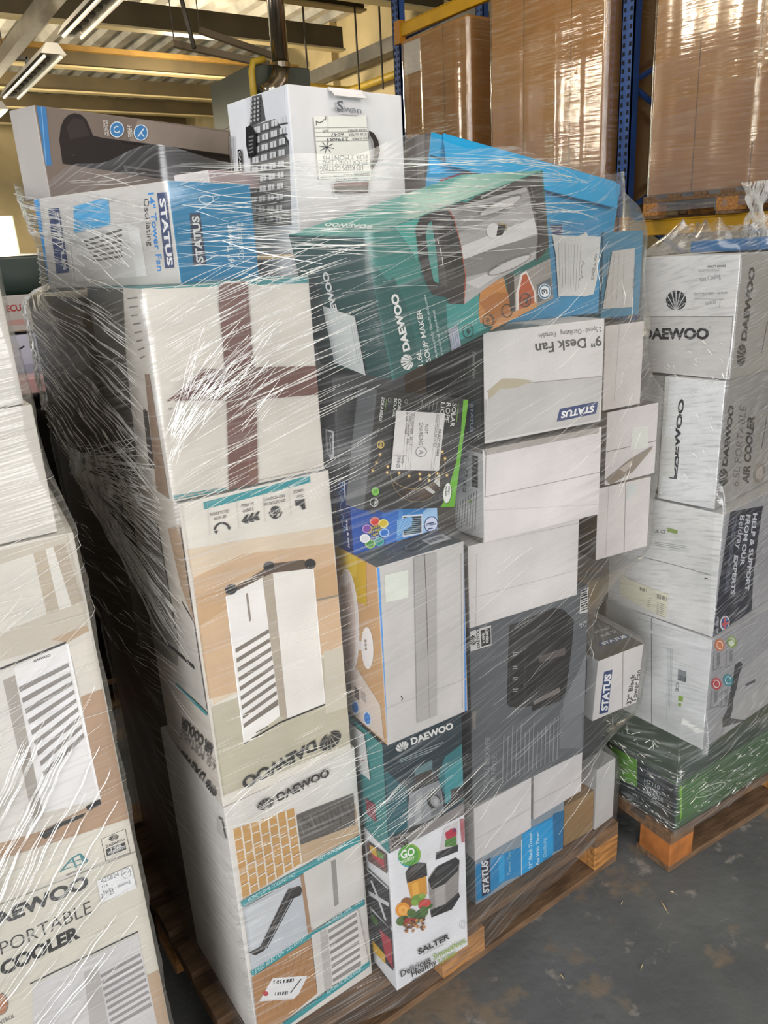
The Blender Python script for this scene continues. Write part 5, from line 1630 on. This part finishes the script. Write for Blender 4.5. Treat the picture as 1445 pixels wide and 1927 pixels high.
box('R6', 'garden_tool_box', (1.625, 1.05, 0.142, -0.04, 0.0, 0.0, 0.72, 0.36, 0.16), 'dark green garden tool carton at the bottom of the right pallet',
    '3d5c36 2b332f 3a4a3a 3d5c36', """
@L
P 5d8f2e 1142 1492 2173 1531 2230 637 1260 431
P 232a2c 2207 1468 3619 1525 3689 651 2283 728
T a9b0b0 1.2 2472 961 535 63 8 145 HT110
T a9b0b0 1.2 2456 770 593 60 8 141 WEED
T a9b0b0 1.2 2439 589 732 99 8 142 SWEEPER
P 4f7a34 2270 1838 4305 2982 3619 1525 2965 1600
@F
P 49703a 98 1467 1297 1399 1446 213 262 238
P 78a83a 55 1487 180 1472 288 447 208 153
O a9b8a4 24 36 1517 698 693 -96 101 -181
T a9b8a4 1 1081 699 948 -112 -63 169 powerbase
T 6f8468 1 2859 400 1292 -66 -65 174 powerbase
""")
box('R5', 'cleaner_box', (1.809, 1.1, 0.302, 0.035, 0.0, 0.0, 0.45, 0.363, 0.362), 'white cordless cleaner carton with four coloured round icons on the right pallet',  # front greyer than the white side, shade put into its colour
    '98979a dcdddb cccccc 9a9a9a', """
@L
N 55565a 18 1655 3593 1891 -13
N a7a8a8 14 1186 3398 3538 3607
P e6e7e5 1202 3134 3477 3373 3484 3292 1208 3023
P 8d9192 2655 2293 2927 2324 2946 1978 2670 1921
B 4b4f52 6 2678 2103 2933 2136 2687 1928
T 4b4f52 1.2 2624 1832 6 -314 96 21 CE
P 8fae48 2734 1431 2895 1462 2887 1277 2739 1251
P 8fae48 2744 1185 2848 1213 2840 1095 2743 1080
K a0a3a4 4 13 0.3 2261 2836 2423 259 2423 2858 2539 553
@F
P a5a4a5 1607 1997 3363 2235 4112 -1482 1001 -513
E c9713a 22 407 3327 256 -67 88 -225
O e9e4de 24 24 407 3327 152 -40 53 -137
E 7f9a34 22 1040 3201 265 -70 93 -230
O e9e4de 24 25 1040 3201 157 -41 56 -140
E b53a44 22 420 2065 261 -78 89 -236
O e9e4de 24 25 420 2065 155 -46 54 -143
E 2f8a98 22 1049 1929 270 -80 94 -241
O e9e4de 24 26 1049 1929 160 -48 57 -146
E d9dfc8 22 1032 3160 134 -48 18 -109
N 6f6f72 18 137 3216 179 2604 680 2516
K 7d7d80 4 18 0.3 319 3105 379 2612 444 3080 502 2607
N 6f6f72 18 802 3053 852 2427 1371 2334
K 7d7d80 4 18 0.3 992 2938 1059 2434 1122 2912 1186 2428
N 6f6f72 19 186 1951 230 1313 741 1205
K 7d7d80 4 19 0.3 373 1829 435 1314 500 1799 560 1305
N 6f6f72 19 762 1757 812 1107 1341 994
K 7d7d80 4 19 0.3 955 1632 1023 1107 1087 1600 1152 1097
P 3a393b 1367 2358 1623 2326 1794 2170 1715 1999 1631 1852 1588 1461 1459 1150 1463 687 1355 455 986 526 963 675 1153 822 1213 1345 1340 1879
P 454446 970 626 1347 505 2288 -248 2224 -316 1466 218 1016 327
P 4a494b 2079 1375 2627 1338 2665 1216 2125 1287
""")
box('R4', 'cardboard_box', (1.82, 1.107, 0.667, 0.1, 0.0, 0.0, 0.45, 0.344, 0.366), 'white carton with dark navy help and support panel on the right pallet',  # shaded front painted grey beside a white side
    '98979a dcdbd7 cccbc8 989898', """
@L
N 6b6a68 17 969 1806 2241 1848 3417 1848
P 1f2023 3065 1723 3180 1730 3069 1672
K 9b9a98 3 17 0.3 1497 2385 2631 2518 1504 2283 2600 2410
P e4e3df 3192 3583 3540 3773 3426 -37 3310 -59
T 5a5c5c 1.4 1438 2657 373 59 2 102 UK CE
P 8aa050 1858 2921 2172 2909 2173 2790 1855 2792
@F
P 13172a 362 3664 2311 3314 2210 2282 2177 1084 2311 -570 -26 -42 115 1758
T cdd0d8 2 1725 3252 -20 -2400 272 -87 HELP & SUPPORT
T cdd0d8 2 1307 3323 -73 -1514 265 -86 FROM OUR
T cdd0d8 1 943 3396 -39 -980 275 -88 Beldray
T cdd0d8 2 813 2252 8 -1199 245 -90 EXPERTS
K 7d8296 3 24 0.4 584 3446 442 716 740 3404 578 585
E d9dbe2 22 642 219 297 -137 -35 -211
E 3a4a86 22 658 213 231 -107 -28 -172
P c94a50 458 275 872 176 887 94 489 179
P c94a50 568 422 664 395 733 3 637 27
T cdd0d8 1.4 126 604 48 -515 121 -56 UK BASED TEAM
""",
    ('barcode_label', 'cream barcode label', """
@L
P dcd8c2 419 1067 1018 949 2040 894 2023 97 1058 252 454 368
B 55534c 8 1642 810 2017 802 1651 663
B 55534c 6 1113 839 1356 850 1120 733
K 8a8778 7 18 0.3 1703 529 2023 527 1705 162 2008 135
K 8a8778 5 17 0.3 1395 581 1526 580 1389 317 1521 309
"""))
box('R3', 'air_cooler_box', (1.82, 1.135, 1.04, 0.14, 0.0, 0.0, 0.45, 0.165, 0.345), 'air cooler carton with sideways black lettering in the middle of the right pallet stack',  # grey front tone carries the shade on this side
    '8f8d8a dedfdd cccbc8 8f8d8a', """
@L
P cfcfc6 10 3439 147 3468 69 53 -56 28
T 17171a 2.8 502 659 95 2239 -161 -21 DAEWOO
P d2d2cb -105 1787 420 1820 447 689 -138 667
N 17171a 28 298 663 521 674 541 1295
@F
T 1f1e20 2.6 533 1092 90 1626 -314 82 DAEWOO
G 1f1e20 652 477 1 493 -587 182
T 55534f 0.7 1358 322 25 2229 -389 115 6.5L PORTABLE
T 1f1e20 2.4 2046 233 -41 1948 -462 140 AIR COOLER
E 77706a 22 2704 397 408 -131 -76 -279
E 9c958f 22 2723 393 252 -81 -51 -186
N 2a2a2c 35 2829 2013 2690 1101
""")
box('R12', 'air_cooler_box', (1.83, 1.131, 1.388, 0.039, 0.0, 0.0, 0.45, 0.276, 0.304), 'white air cooler carton with black fan emblem, topmost on the right pallet',  # front colour darkened as the side turned from the light
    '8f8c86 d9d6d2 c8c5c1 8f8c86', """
@L
P c9c6c1 66 1460 2706 1544 2699 53 209 -138
N 3c3a39 21 56 1478 2704 1564
N 7a7672 14 2704 1561 2718 55
G 1a191b 806 1670 600 15 -36 508
T 161517 2.8 124 873 1981 99 -14 299 DAEWOO
O 3a3a3a 24 7 2116 1285 26 1 2 -24
T 2a2a2c 1.8 1924 2743 480 5 -4 53 FAULTY GOODS
T 6f6d6b 0.7 1674 2640 599 19 -5 60 DESCRIPTION OF FAULT
T 55555c 0.5 1753 2387 542 114 -29 118 Not Cooling
K 8a8886 3 10 0.1 1593 2124 2505 2132 1593 1977 2519 1980
T 6f6d6b 0.8 1604 2080 903 32 -4 51 SKU NUMBER  421542
T 55555c 0.5 1954 1829 278 56 -14 74 16/8/25
N 8a8886 7 2335 1987 2325 1769
@F
T 1d1c1d 2.6 622 905 98 1777 -267 47 DAEWOO
G 1d1c1d 674 240 -4 584 -438 85
N 3a3836 21 1588 1294 1436 495
""")
box('R3b', 'cardboard_box', (1.85, 1.332, 1.04, 0.024, 0.0, 0.0, 0.12, 0.12, 0.335), 'grey-white carton partly hidden left of the sideways-lettered cooler carton',
    'a9a7a3 b9b7b0 b9b7b0 a9a7a3', """
""")
box('Rtop', 'cardboard_box', (1.95, 1.15, 1.697, 0.03, 0.0, 0.0, 0.4, 0.2, 0.028), 'flat blue carton on top of the right pallet load',
    '2c5f8e 2c5f8e 35699a 2c5f8e', """
""")

# ------------------------------------------------------------------ loose flaps
def flap(key, face, u0, u1, h, ang, name, col, dz=0.0):
    """a carton flap of real card, hinged along the top edge of the front face and folded outward by ang"""
    root = BOXOBJ[key]; c = lin(col); n = 6; vs = []; fs = []
    H = [Vector(CORNERS[key][i]) for i in (0, 1, 4)]; hh = (H[2]-H[0]).length
    for j in range(n+1):
        t = j/n; a = ang*min(1, t*2.2); r = h*t
        for u in (u0, u1): vs.append((u+(.004 if u == u0 else -.004)*t, -.002-math.sin(a)*r*.75, hh+dz-math.cos(a)*r if ang < 1.6 else hh+dz+r))
    for j in range(n): fs.append((2*j, 2*j+1, 2*j+3, 2*j+2))
    b = len(vs); vs += [(x, y+.0018, z-.0012) for x, y, z in vs]; fs += [tuple(b+i for i in f[::-1]) for f in fs]
    s = Sheet((1, 1, 1)); s.v = vs; s.f = fs; s.c = [c]*len(fs); o = link(name, s.mesh(name), root); return o
flap('Swan', 'F', .088, .170, .026, .9, 'lid_flap', 'd3cfcd', .001)
flap('W10', 'F', .002, .30, .012, .35, 'lid_flap', '9d968f', .001)
flap('Flap7', 'F', .03, .58, .07, .38, 'lid_flap', '138ebd', .003)
tag(BOXOBJ['Swan'], BOXOBJ['Swan']['label'])

# ------------------------------------------------------------------ big wrapped cartons on the rack
KRAFT = simple('kraft_corrugated', '9f6f33', .75, 0, .12, 5, .1)
SHINE = film_material('tight_rack_film', .02, .16, .12, .8, 0.02, 3.0, (.85, .78, .62), .34, .17, .9, .50, .35)
def rack_load(loc, dims, label, flabel, seams, sheet=None, lean=0):
    r = empty('bulk_carton', loc, 0); w, d, h = dims
    bm = MB().box((0, 0, 0), (w, d, h)); bm.build('carton', KRAFT, r, .006)
    for u in seams: MB().box((-.003, u, .01), (0, u+.004, h-.01)).build('seam', simple('card_seam', '5f421f', .8), r)
    tag(r, label, 'box', 'big wrapped cartons on the rack')
    if sheet:
        y0, y1, z0, z1 = sheet; o = MB().box((-.006, y0, z0), (-.004, y1, z1)).build('paper_label', simple('white_paper', 'c9c2ba', .6), r); o['label'] = 'white paper label'
    # film: a rippled sleeve a few millimetres off the card
    per = [(0, 0), (0, d), (w, d), (w, 0)]; N_ = 240; Z_ = 90; vs = []; uvs = []
    tot = 2*(w+d); q = random.Random(int(d*1000)+9); kn = [0.0]                  # vertical tucks in the film: straight bands at slightly different angles
    while kn[-1] < tot: kn.append(kn[-1]+q.choice([.035, .07, .11, .16]))
    kv = [q.uniform(0, .013) for _ in kn]
    def tuck(u):
        for a, b, p, r_ in zip(kn, kn[1:], kv, kv[1:]):
            if a <= u <= b: return p+(r_-p)*(u-a)/(b-a)
        return kv[0]
    for j in range(Z_+1):
        for i in range(N_):
            q = tot*i/N_
            if q < d: x, y, nx, ny = 0, q, -1, 0
            elif q < d+w: x, y, nx, ny = q-d, d, 0, 1
            elif q < 2*d+w: x, y, nx, ny = w, d-(q-d-w), 1, 0
            else: x, y, nx, ny = w-(q-2*d-w), 0, 0, -1
            k = .010+tuck(q)+.0015*math.sin(j*.37+q*3)+.0008*random.random()
            vs.append((x+nx*k+(.0 if nx else 0), y+ny*k, -.10+(h+.08)*j/Z_)); uvs.append((q, h*j/Z_))
    fs = [(j*N_+i, (j+1)*N_+i, (j+1)*N_+(i+1) % N_, j*N_+(i+1) % N_) for j in range(Z_) for i in range(N_)]
    me = bpy.data.meshes.new('stretch_film'); me.from_pydata(vs, [], fs); me.materials.append(SHINE); ul = me.uv_layers.new(name='wrap')
    for p in me.polygons:
        p.use_smooth = True
        for li in p.loop_indices: ul.data[li].uv = uvs[me.loops[li].vertex_index]
    f = link('stretch_film', me); f.location = loc; tag(f, flabel, 'film')
rack_load((4.52, 2.36, 1.983), (1.0, 1.12, 1.6), 'big brown carton on the rack at the top right corner', 'glossy clear film around the brown carton at the top right corner', (.42, .8))
rack_load((4.52, 3.87, 1.983), (1.0, 1.10, 1.58), 'tall brown carton on the rack, left of the near blue upright', 'glossy clear film around the tall brown carton left of the near upright', (.3, .75))
rack_load((4.52, 5.24, 1.983), (1.0, .85, 1.45), 'brown carton on the rack with white paper label, farthest from the camera', 'glossy clear film around the farthest brown rack carton', (.3,), (.60, .83, 1.18, 1.42))

# ------------------------------------------------------------------ stretch film round the pallet loads
def hull2d(pts):
    pts = sorted(set(pts))
    def half(ps):
        h = []
        for p in ps:
            while len(h) > 1 and (h[-1][0]-h[-2][0])*(p[1]-h[-2][1])-(h[-1][1]-h[-2][1])*(p[0]-h[-2][0]) <= 0: h.pop()
            h.append(p)
        return h
    a = half(pts); b = half(pts[::-1]); return a[:-1]+b[:-1]
EDG = [(0, 1), (2, 3), (4, 5), (6, 7), (0, 2), (1, 3), (4, 6), (5, 7), (0, 4), (1, 5), (2, 6), (3, 7)]
def slice_at(keys, z):
    out = []
    for k in keys:
        c = CORNERS[k]
        for a, b in EDG:
            p, q = c[a], c[b]; lo, hi = min(p.z, q.z), max(p.z, q.z)
            if lo <= z <= hi and hi-lo > 1e-6:
                t = (z-p.z)/(q.z-p.z); out.append((round(p.x+(q.x-p.x)*t, 4), round(p.y+(q.y-p.y)*t, 4)))
    return out
class Wrap:
    def __init__(s, name, label, keys, z0, z1, cen, mat, off=.009, dz=.03, na=360, base=None, win=.06, top=None):
        s.c = cen; s.na = na; s.z0 = z0; s.nz = int(round((z1-z0)/dz)); s.dz = (z1-z0)/s.nz; s.R = []
        for j in range(s.nz+1):
            z = z0+s.dz*j; pts = []
            for q in (-1, -.5, 0, .5, 1): pts += slice_at(keys, min(max(z+q*win, z0), z1))
            if base and z < .3: pts += base
            hp = hull2d(pts); row = []
            for i in range(na):
                th = 2*math.pi*i/na; dx, dy = math.cos(th), math.sin(th); best = 0
                for (ax, ay), (bx, by) in zip(hp, hp[1:]+hp[:1]):
                    ex, ey = bx-ax, by-ay; den = dx*ey-dy*ex
                    if abs(den) < 1e-9: continue
                    t = ((ax-cen[0])*ey-(ay-cen[1])*ex)/den; u = ((ax-cen[0])*dy-(ay-cen[1])*dx)/den
                    if t > 0 and -1e-6 <= u <= 1+1e-6: best = max(best, t)
                row.append(best)
            s.R.append(row)
        for _ in range(2):
            s.R = [[(s.R[max(j-1, 0)][i]+2*s.R[j][i]+s.R[min(j+1, s.nz)][i])/4 for i in range(na)] for j in range(s.nz+1)]
        rnd = random.Random(5); s.ph = [rnd.random()*6.28 for _ in range(8)]
        vs = []; uvs = []
        for j in range(s.nz+1):
            acc = 0
            for i in range(na+1):
                th = 2*math.pi*i/na; z = z0+s.dz*j
                r = s.rad(th, z)+off+s.rip(th, z); s.R[j][i % na] = s.R[j][i % na]
                zz = z+(.012*math.sin(th*7+1)+.008*math.sin(th*17) if j == s.nz else 0)
                if j == s.nz and top: zz += top(th)
                vs.append((cen[0]+r*math.cos(th), cen[1]+r*math.sin(th), zz)); uvs.append((th*.75, z))
        n1 = na+1
        fs = [(j*n1+i, j*n1+i+1, (j+1)*n1+i+1, (j+1)*n1+i) for j in range(s.nz) for i in range(na)]
        me = bpy.data.meshes.new('film'); me.from_pydata(vs, [], fs); me.materials.append(mat); ul = me.uv_layers.new(name='wrap')
        for p in me.polygons:
            p.use_smooth = True
            for li in p.loop_indices: ul.data[li].uv = uvs[me.loops[li].vertex_index]
        s.off = off; s.root = empty('stretch_film', (0, 0, 0)); link('film', me, s.root); tag(s.root, label, 'film')
        s.cr = MB()
    def rip(s, th, z):
        p = s.ph; return .0018*math.sin(z*34+th*9+p[0])+.0014*math.sin(z*71-th*14+p[1])+.001*math.sin(z*120+th*31+p[2])
    def rad(s, th, z):
        f = (th % (2*math.pi))/(2*math.pi)*s.na; i = int(f) % s.na; a = f-int(f); g = min(max((z-s.z0)/s.dz, 0), s.nz-1e-6); j = int(g); b = g-j
        R = s.R; k = (i+1) % s.na
        return (R[j][i]*(1-a)+R[j][k]*a)*(1-b)+(R[j+1][i]*(1-a)+R[j+1][k]*a)*b
    def on(s, x, y, z, lift=.003):
        th = math.atan2(y-s.c[1], x-s.c[0]); r = s.rad(th, z)+s.off+s.rip(th, z)+lift
        return (s.c[0]+r*math.cos(th), s.c[1]+r*math.sin(th), z)
    def strand(s, a, b, r, bow=0):
        a, b = Vector(a), Vector(b); n = max(2, int((b-a).length/.014)); pts = []; rr = []
        for i in range(n+1):
            t = i/n; p = a+(b-a)*t; p.z += bow*math.sin(t*math.pi); pts.append(s.on(p.x, p.y, p.z)); rr.append(r*(.35+.65*math.sin(math.pi*min(1, max(0, t*.94+.03)))))
        s.cr.tube(pts, rr, 3, False)
    def field(s, axis, fixed, u0, u1, z0, z1, slope, jit, n, l0, l1, r=.0006, seed=1, bow=.006):
        """n crease lines on the side that faces along -axis, between u0..u1 and z0..z1"""
        q = random.Random(seed)
        for _ in range(n):
            u = q.uniform(u0, u1); z = q.uniform(z0, z1); l = q.uniform(l0, l1); k = math.atan(slope+q.gauss(0, jit)); du, dz = l/2*math.cos(k), l/2*math.sin(k)
            ua, ub, za, zb = u-du, u+du, z-dz, z+dz
            lo = max(u0-.02, 1.205 if axis == 'x' and s.c[0] < 1.2 else -9); hi = u1+.06       # keep each crease on its own side of the corners
            if ua < lo: za += (zb-za)*(lo-ua)/(ub-ua); ua = lo
            if ub > hi: zb -= (zb-za)*(ub-hi)/(ub-ua); ub = hi
            if ub-ua < .003: continue
            if min(za, zb) < s.z0+.02 or max(za, zb) > s.z0+s.dz*s.nz-.004: continue
            P = (lambda v, zz: (v, fixed, zz)) if axis == 'y' else (lambda v, zz: (fixed, v, zz))
            s.strand(P(ua, za), P(ub, zb), r*q.uniform(.6, 1.5), q.uniform(-bow, bow)*l/.2)
    def finish(s): tag(s.cr.build('film_creases_glints', CREASE, s.root), kind='stuff')
MAIN = ['M1', 'M2', 'M3', 'M4', 'M5', 'Swan', 'Salter', 'Blend', 'Fan', 'Blue', 'Solar', 'Soup', 'St20', 'Brown21', 'End22', 'W19a', 'W19b', 'Air18', 'W11', 'W10', 'Desk9', 'BlueA', 'BlueB', 'Flap7', 'R25a', 'R25b', 'R25c', 'Fan32', 'Back1', 'Back2', 'Back3', 'Under', 'Mauve']
FILM = film_material('clear_stretch_film', .035, .42, .10, .7, .16, 0.0, (.52, .52, .51), .10, .27, .40)
m = Wrap('stretch_film', 'clear creased stretch film wound round the tall mixed load on the middle pallet', MAIN, .115, 1.905, (.93, 1.62), FILM, .014)
m.field('y', 1.18, .40, .70, 1.36, 1.74, .36, .06, 120, .06, .34, .0006, 1)
m.field('y', 1.18, .42, .58, 1.50, 1.62, .55, .35, 70, .03, .14, .0006, 2)
m.field('y', 1.2, .46, 1.25, 1.745, 1.89, -.02, .05, 85, .12, .55, .0006, 3)
m.field('y', 1.18, .46, .75, 1.70, 1.88, .0, .2, 35, .03, .2, .0006, 30)
m.field('y', 1.18, .40, .68, .20, 1.34, .20, .07, 75, .02, .15, .0005, 4)
m.field('y', 1.18, .40, .68, .72, .86, .28, .2, 40, .03, .2, .0006, 34)
m.field('y', 1.12, .70, 1.10, 1.30, 1.76, .28, .08, 25, .08, .40, .0004, 5)
m.field('y', 1.15, .95, 1.50, .30, 1.70, .40, .15, 50, .03, .25, .0004, 6)
m.field('y', 1.12, .60, .95, .55, .70, .35, .15, 40, .05, .2, .0006, 36)
m.field('x', .36, 1.24, 2.02, 1.36, 1.90, .24, .05, 230, .08, .45, .0009, 7)
m.field('x', .36, 1.24, 2.00, 1.70, 1.89, .10, .06, 60, .06, .35, .0008, 8)
m.field('x', .36, 1.22, 1.95, .85, 1.36, -.05, .14, 60, .06, .30, .0005, 9)
q = random.Random(3)
for i in range(120):                                             # creases gathered to one point on the left flank
    zb = q.uniform(1.06, 1.49); yb = q.uniform(1.21, 1.36)
    m.strand((.37, 1.86+q.gauss(0, .012), 1.33+q.gauss(0, .02)), (.37, yb, zb), q.uniform(.0006, .0017), q.uniform(-.015, .015))
for i in range(26):                                             # and the fan of creases on the parcel-taped carton
    m.strand((.392+q.random()*.02, 1.19, 1.44+q.random()*.06), (.46+q.random()*.16, 1.18, 1.56+q.random()*.10), q.uniform(.0004, .0008), .01)
for k in range(3):                                              # twisted white strands drawn for the backlit highlight of the back left film edge
    m.cr.tube([m.on(.37+.004*math.cos(t*1.3+k*2.1), 2.045+.012*math.sin(t*1.3+k*2.1), 1.90-t*.0165, .004+.004*math.cos(t*1.3+k*2.1)) for t in range(30)], .0032, 5, False)
m.finish()
FILM_L = film_material('clear_stretch_film_left_load', .05, .34, .10, .6, .12, 5.0, (.60, .60, .58))
l = Wrap('stretch_film', 'clear creased stretch film over the air cooler cartons on the left pallet', ['L1', 'L2', 'L3', 'L4', 'LB'], .125, 1.80, (-.20, 1.66), FILM_L, .008, .03, 240)
l.field('y', 1.18, -.06, .15, .78, 1.02, 1.5, .08, 60, .06, .34, .0008, 11, 0)
l.field('y', 1.18, -.06, .15, .46, .80, .95, .06, 24, .08, .34, .0009, 12, 0)
l.field('y', 1.18, -.02, .20, .50, 1.75, .10, .10, 130, .02, .12, .0004, 13)
l.field('y', 1.18, -.02, .20, 1.0, 1.38, .45, .2, 46, .03, .2, .0005, 14)
l.finish()
FILM_R = film_material('clear_stretch_film_right_load', .05, .50, .14, .6, .06, 9.0, (.43, .44, .45), lo=.51)
r = Wrap('stretch_film', 'clear creased stretch film round the white cartons on the right pallet', ['R6', 'R5', 'R4', 'R3', 'R3b', 'R12', 'Rtop'], .118, 1.765, (1.98, 1.30), FILM_R, .008, .03, 300)
r.field('x', 1.80, 1.12, 1.46, .32, 1.70, -.03, .08, 60, .03, .25, .0004, 15)
r.field('x', 1.80, 1.12, 1.30, 1.05, 1.50, .3, .6, 150, .003, .022, .0008, 16)  # short flecks in this and the next two fields stand for film glints
r.field('x', 1.66, 1.06, 1.42, .14, .36, .1, .5, 200, .004, .025, .0013, 17)
r.field('y', 1.06, 1.66, 2.1, .15, .30, .1, .4, 80, .004, .03, .0009, 18)
r.field('y', 1.10, 1.86, 2.2, .32, 1.70, .1, .15, 50, .03, .2, .0004, 19)
r.finish()
# loose tail of film hanging from the rack pallet to the right load
tl = MB()
for k in range(9):
    pts = [(3.2+.0*t, 1.93+(k-4)*.012*(.5+abs(t-5)/6)+.006*math.sin(t*1.9+k), 1.93-.022*t) for t in range(11)]
    tl.tube(pts, .006+.003*math.sin(k*2), 5, False)
FT = film_material('bunched_film', .22, .3, .2, .3, .1)
t_ = tl.build('film_tail', crease_material('bunched_film_tail', .5)); tag(t_, 'bunched strip of clear film hanging from the rack pallet above the right load', 'film')

# ------------------------------------------------------------------ background on the left, floor litter
GRN = simple('dark_green_tarpaulin', '14241c', .35, 0, .4, 5, .4); BLK = simple('black_wrap_plastic', '0c0d10', .16, 0, .3, 9, .8)
def lumpy(name, a, b, mat, amp, seed, label, cat):
    bm = bmesh.new(); bmesh.ops.create_cube(bm, size=1); bmesh.ops.subdivide_edges(bm, edges=bm.edges[:], cuts=9, use_grid_fill=True)
    q = random.Random(seed); ph = [q.random()*6 for _ in range(6)]
    for v in bm.verts:
        p = Vector((a[i]+(v.co[i]+.5)*(b[i]-a[i]) for i in range(3)))
        k = amp*(math.sin(p.x*13+ph[0])*math.sin(p.z*15+ph[1])+.6*math.sin(p.y*21+p.z*9+ph[2])); p += Vector((v.co.x, v.co.y, v.co.z)).normalized()*k
        p.z = max(p.z, a[2]); v.co = p
    me = bpy.data.meshes.new(name); bm.to_mesh(me); bm.free(); me.materials.append(mat)
    for f in me.polygons: f.use_smooth = True
    return tag(link(name, me), label, cat)
lumpy('wrapped_load', (-.2, 3.0, .144), (.95, 3.9, 1.34), BLK, .02, 2, 'black plastic wrapped load in the gap behind the two near pallets', 'wrapped load')
pallet((-.25, 2.98, 0), 0, 1.25, 1.0, 'wooden pallet under the black wrapped load behind')
box('bgA', 'cardboard_box', (0, 3.02, 1.37, .03, 0, 0, .80, .6, .165), 'pale lavender white carton on the black wrapped load behind', 'bdbccb b5b4c4 bdbccb b5b4c4', '@F\nN 3a3a44 60 5050 1150 5250 1250\nP a5a4b6 0 250 8000 250 8000 620 0 620\n')
box('bgB', 'cardboard_box', (0, 3.02, 1.545, .02, 0, 0, .80, .6, .125), 'grey-white carton with red lettering behind the left gap', 'b4aca6 aaa29c b4aca6 aaa29c', '@F\nT a23a34 2 4900 700 620 10 0 230 ECUE\nP b98f88 4700 250 5600 250 5600 420 4700 420\nP 7d5c30 0 0 8000 0 8000 40 0 40\n')
lumpy('tarpaulin_bundle', (-.1, 3.05, 1.672), (.82, 3.6, 1.80), GRN, .018, 5, 'dark green tarpaulin bundle on top of the far left load', 'tarpaulin')
lumpy('plastic_bag', (.30, 2.86, 1.35), (.56, 2.98, 1.40), simple('white_and_red_bag', 'd5d2d4', .4, 0, 1, 3, .2, col2='b8392a'), .006, 8, 'crumpled white and red plastic bag in the gap at left', 'bag')
SPL = simple('pale_splinter', 'c9b487', .8)
for i, (x, y, a, l_) in enumerate(((1.50, .98, 1.1, .05), (1.42, 1.06, .3, .018), (1.56, 1.0, 2, .012), (1.30, .90, .4, .03), (1.02, .80, 2.2, .022), (.95, .88, .6, .03), (1.12, 1.0, 1.4, .02))):
    c, s_ = math.cos(a)*l_/2, math.sin(a)*l_/2
    tag(MB().add([(x-c, y-s_, .001), (x+s_*.08, y-c*.08, .001), (x+c, y+s_, .001), (x-s_*.08, y+c*.08, .001), (x, y, .006)], [(0, 1, 4), (1, 2, 4), (2, 3, 4), (3, 0, 4), (3, 2, 1, 0)]).build('wood_splinter', SPL), 'small pale wood splinter on the dark concrete floor', 'splinter', 'wood splinters on the floor')
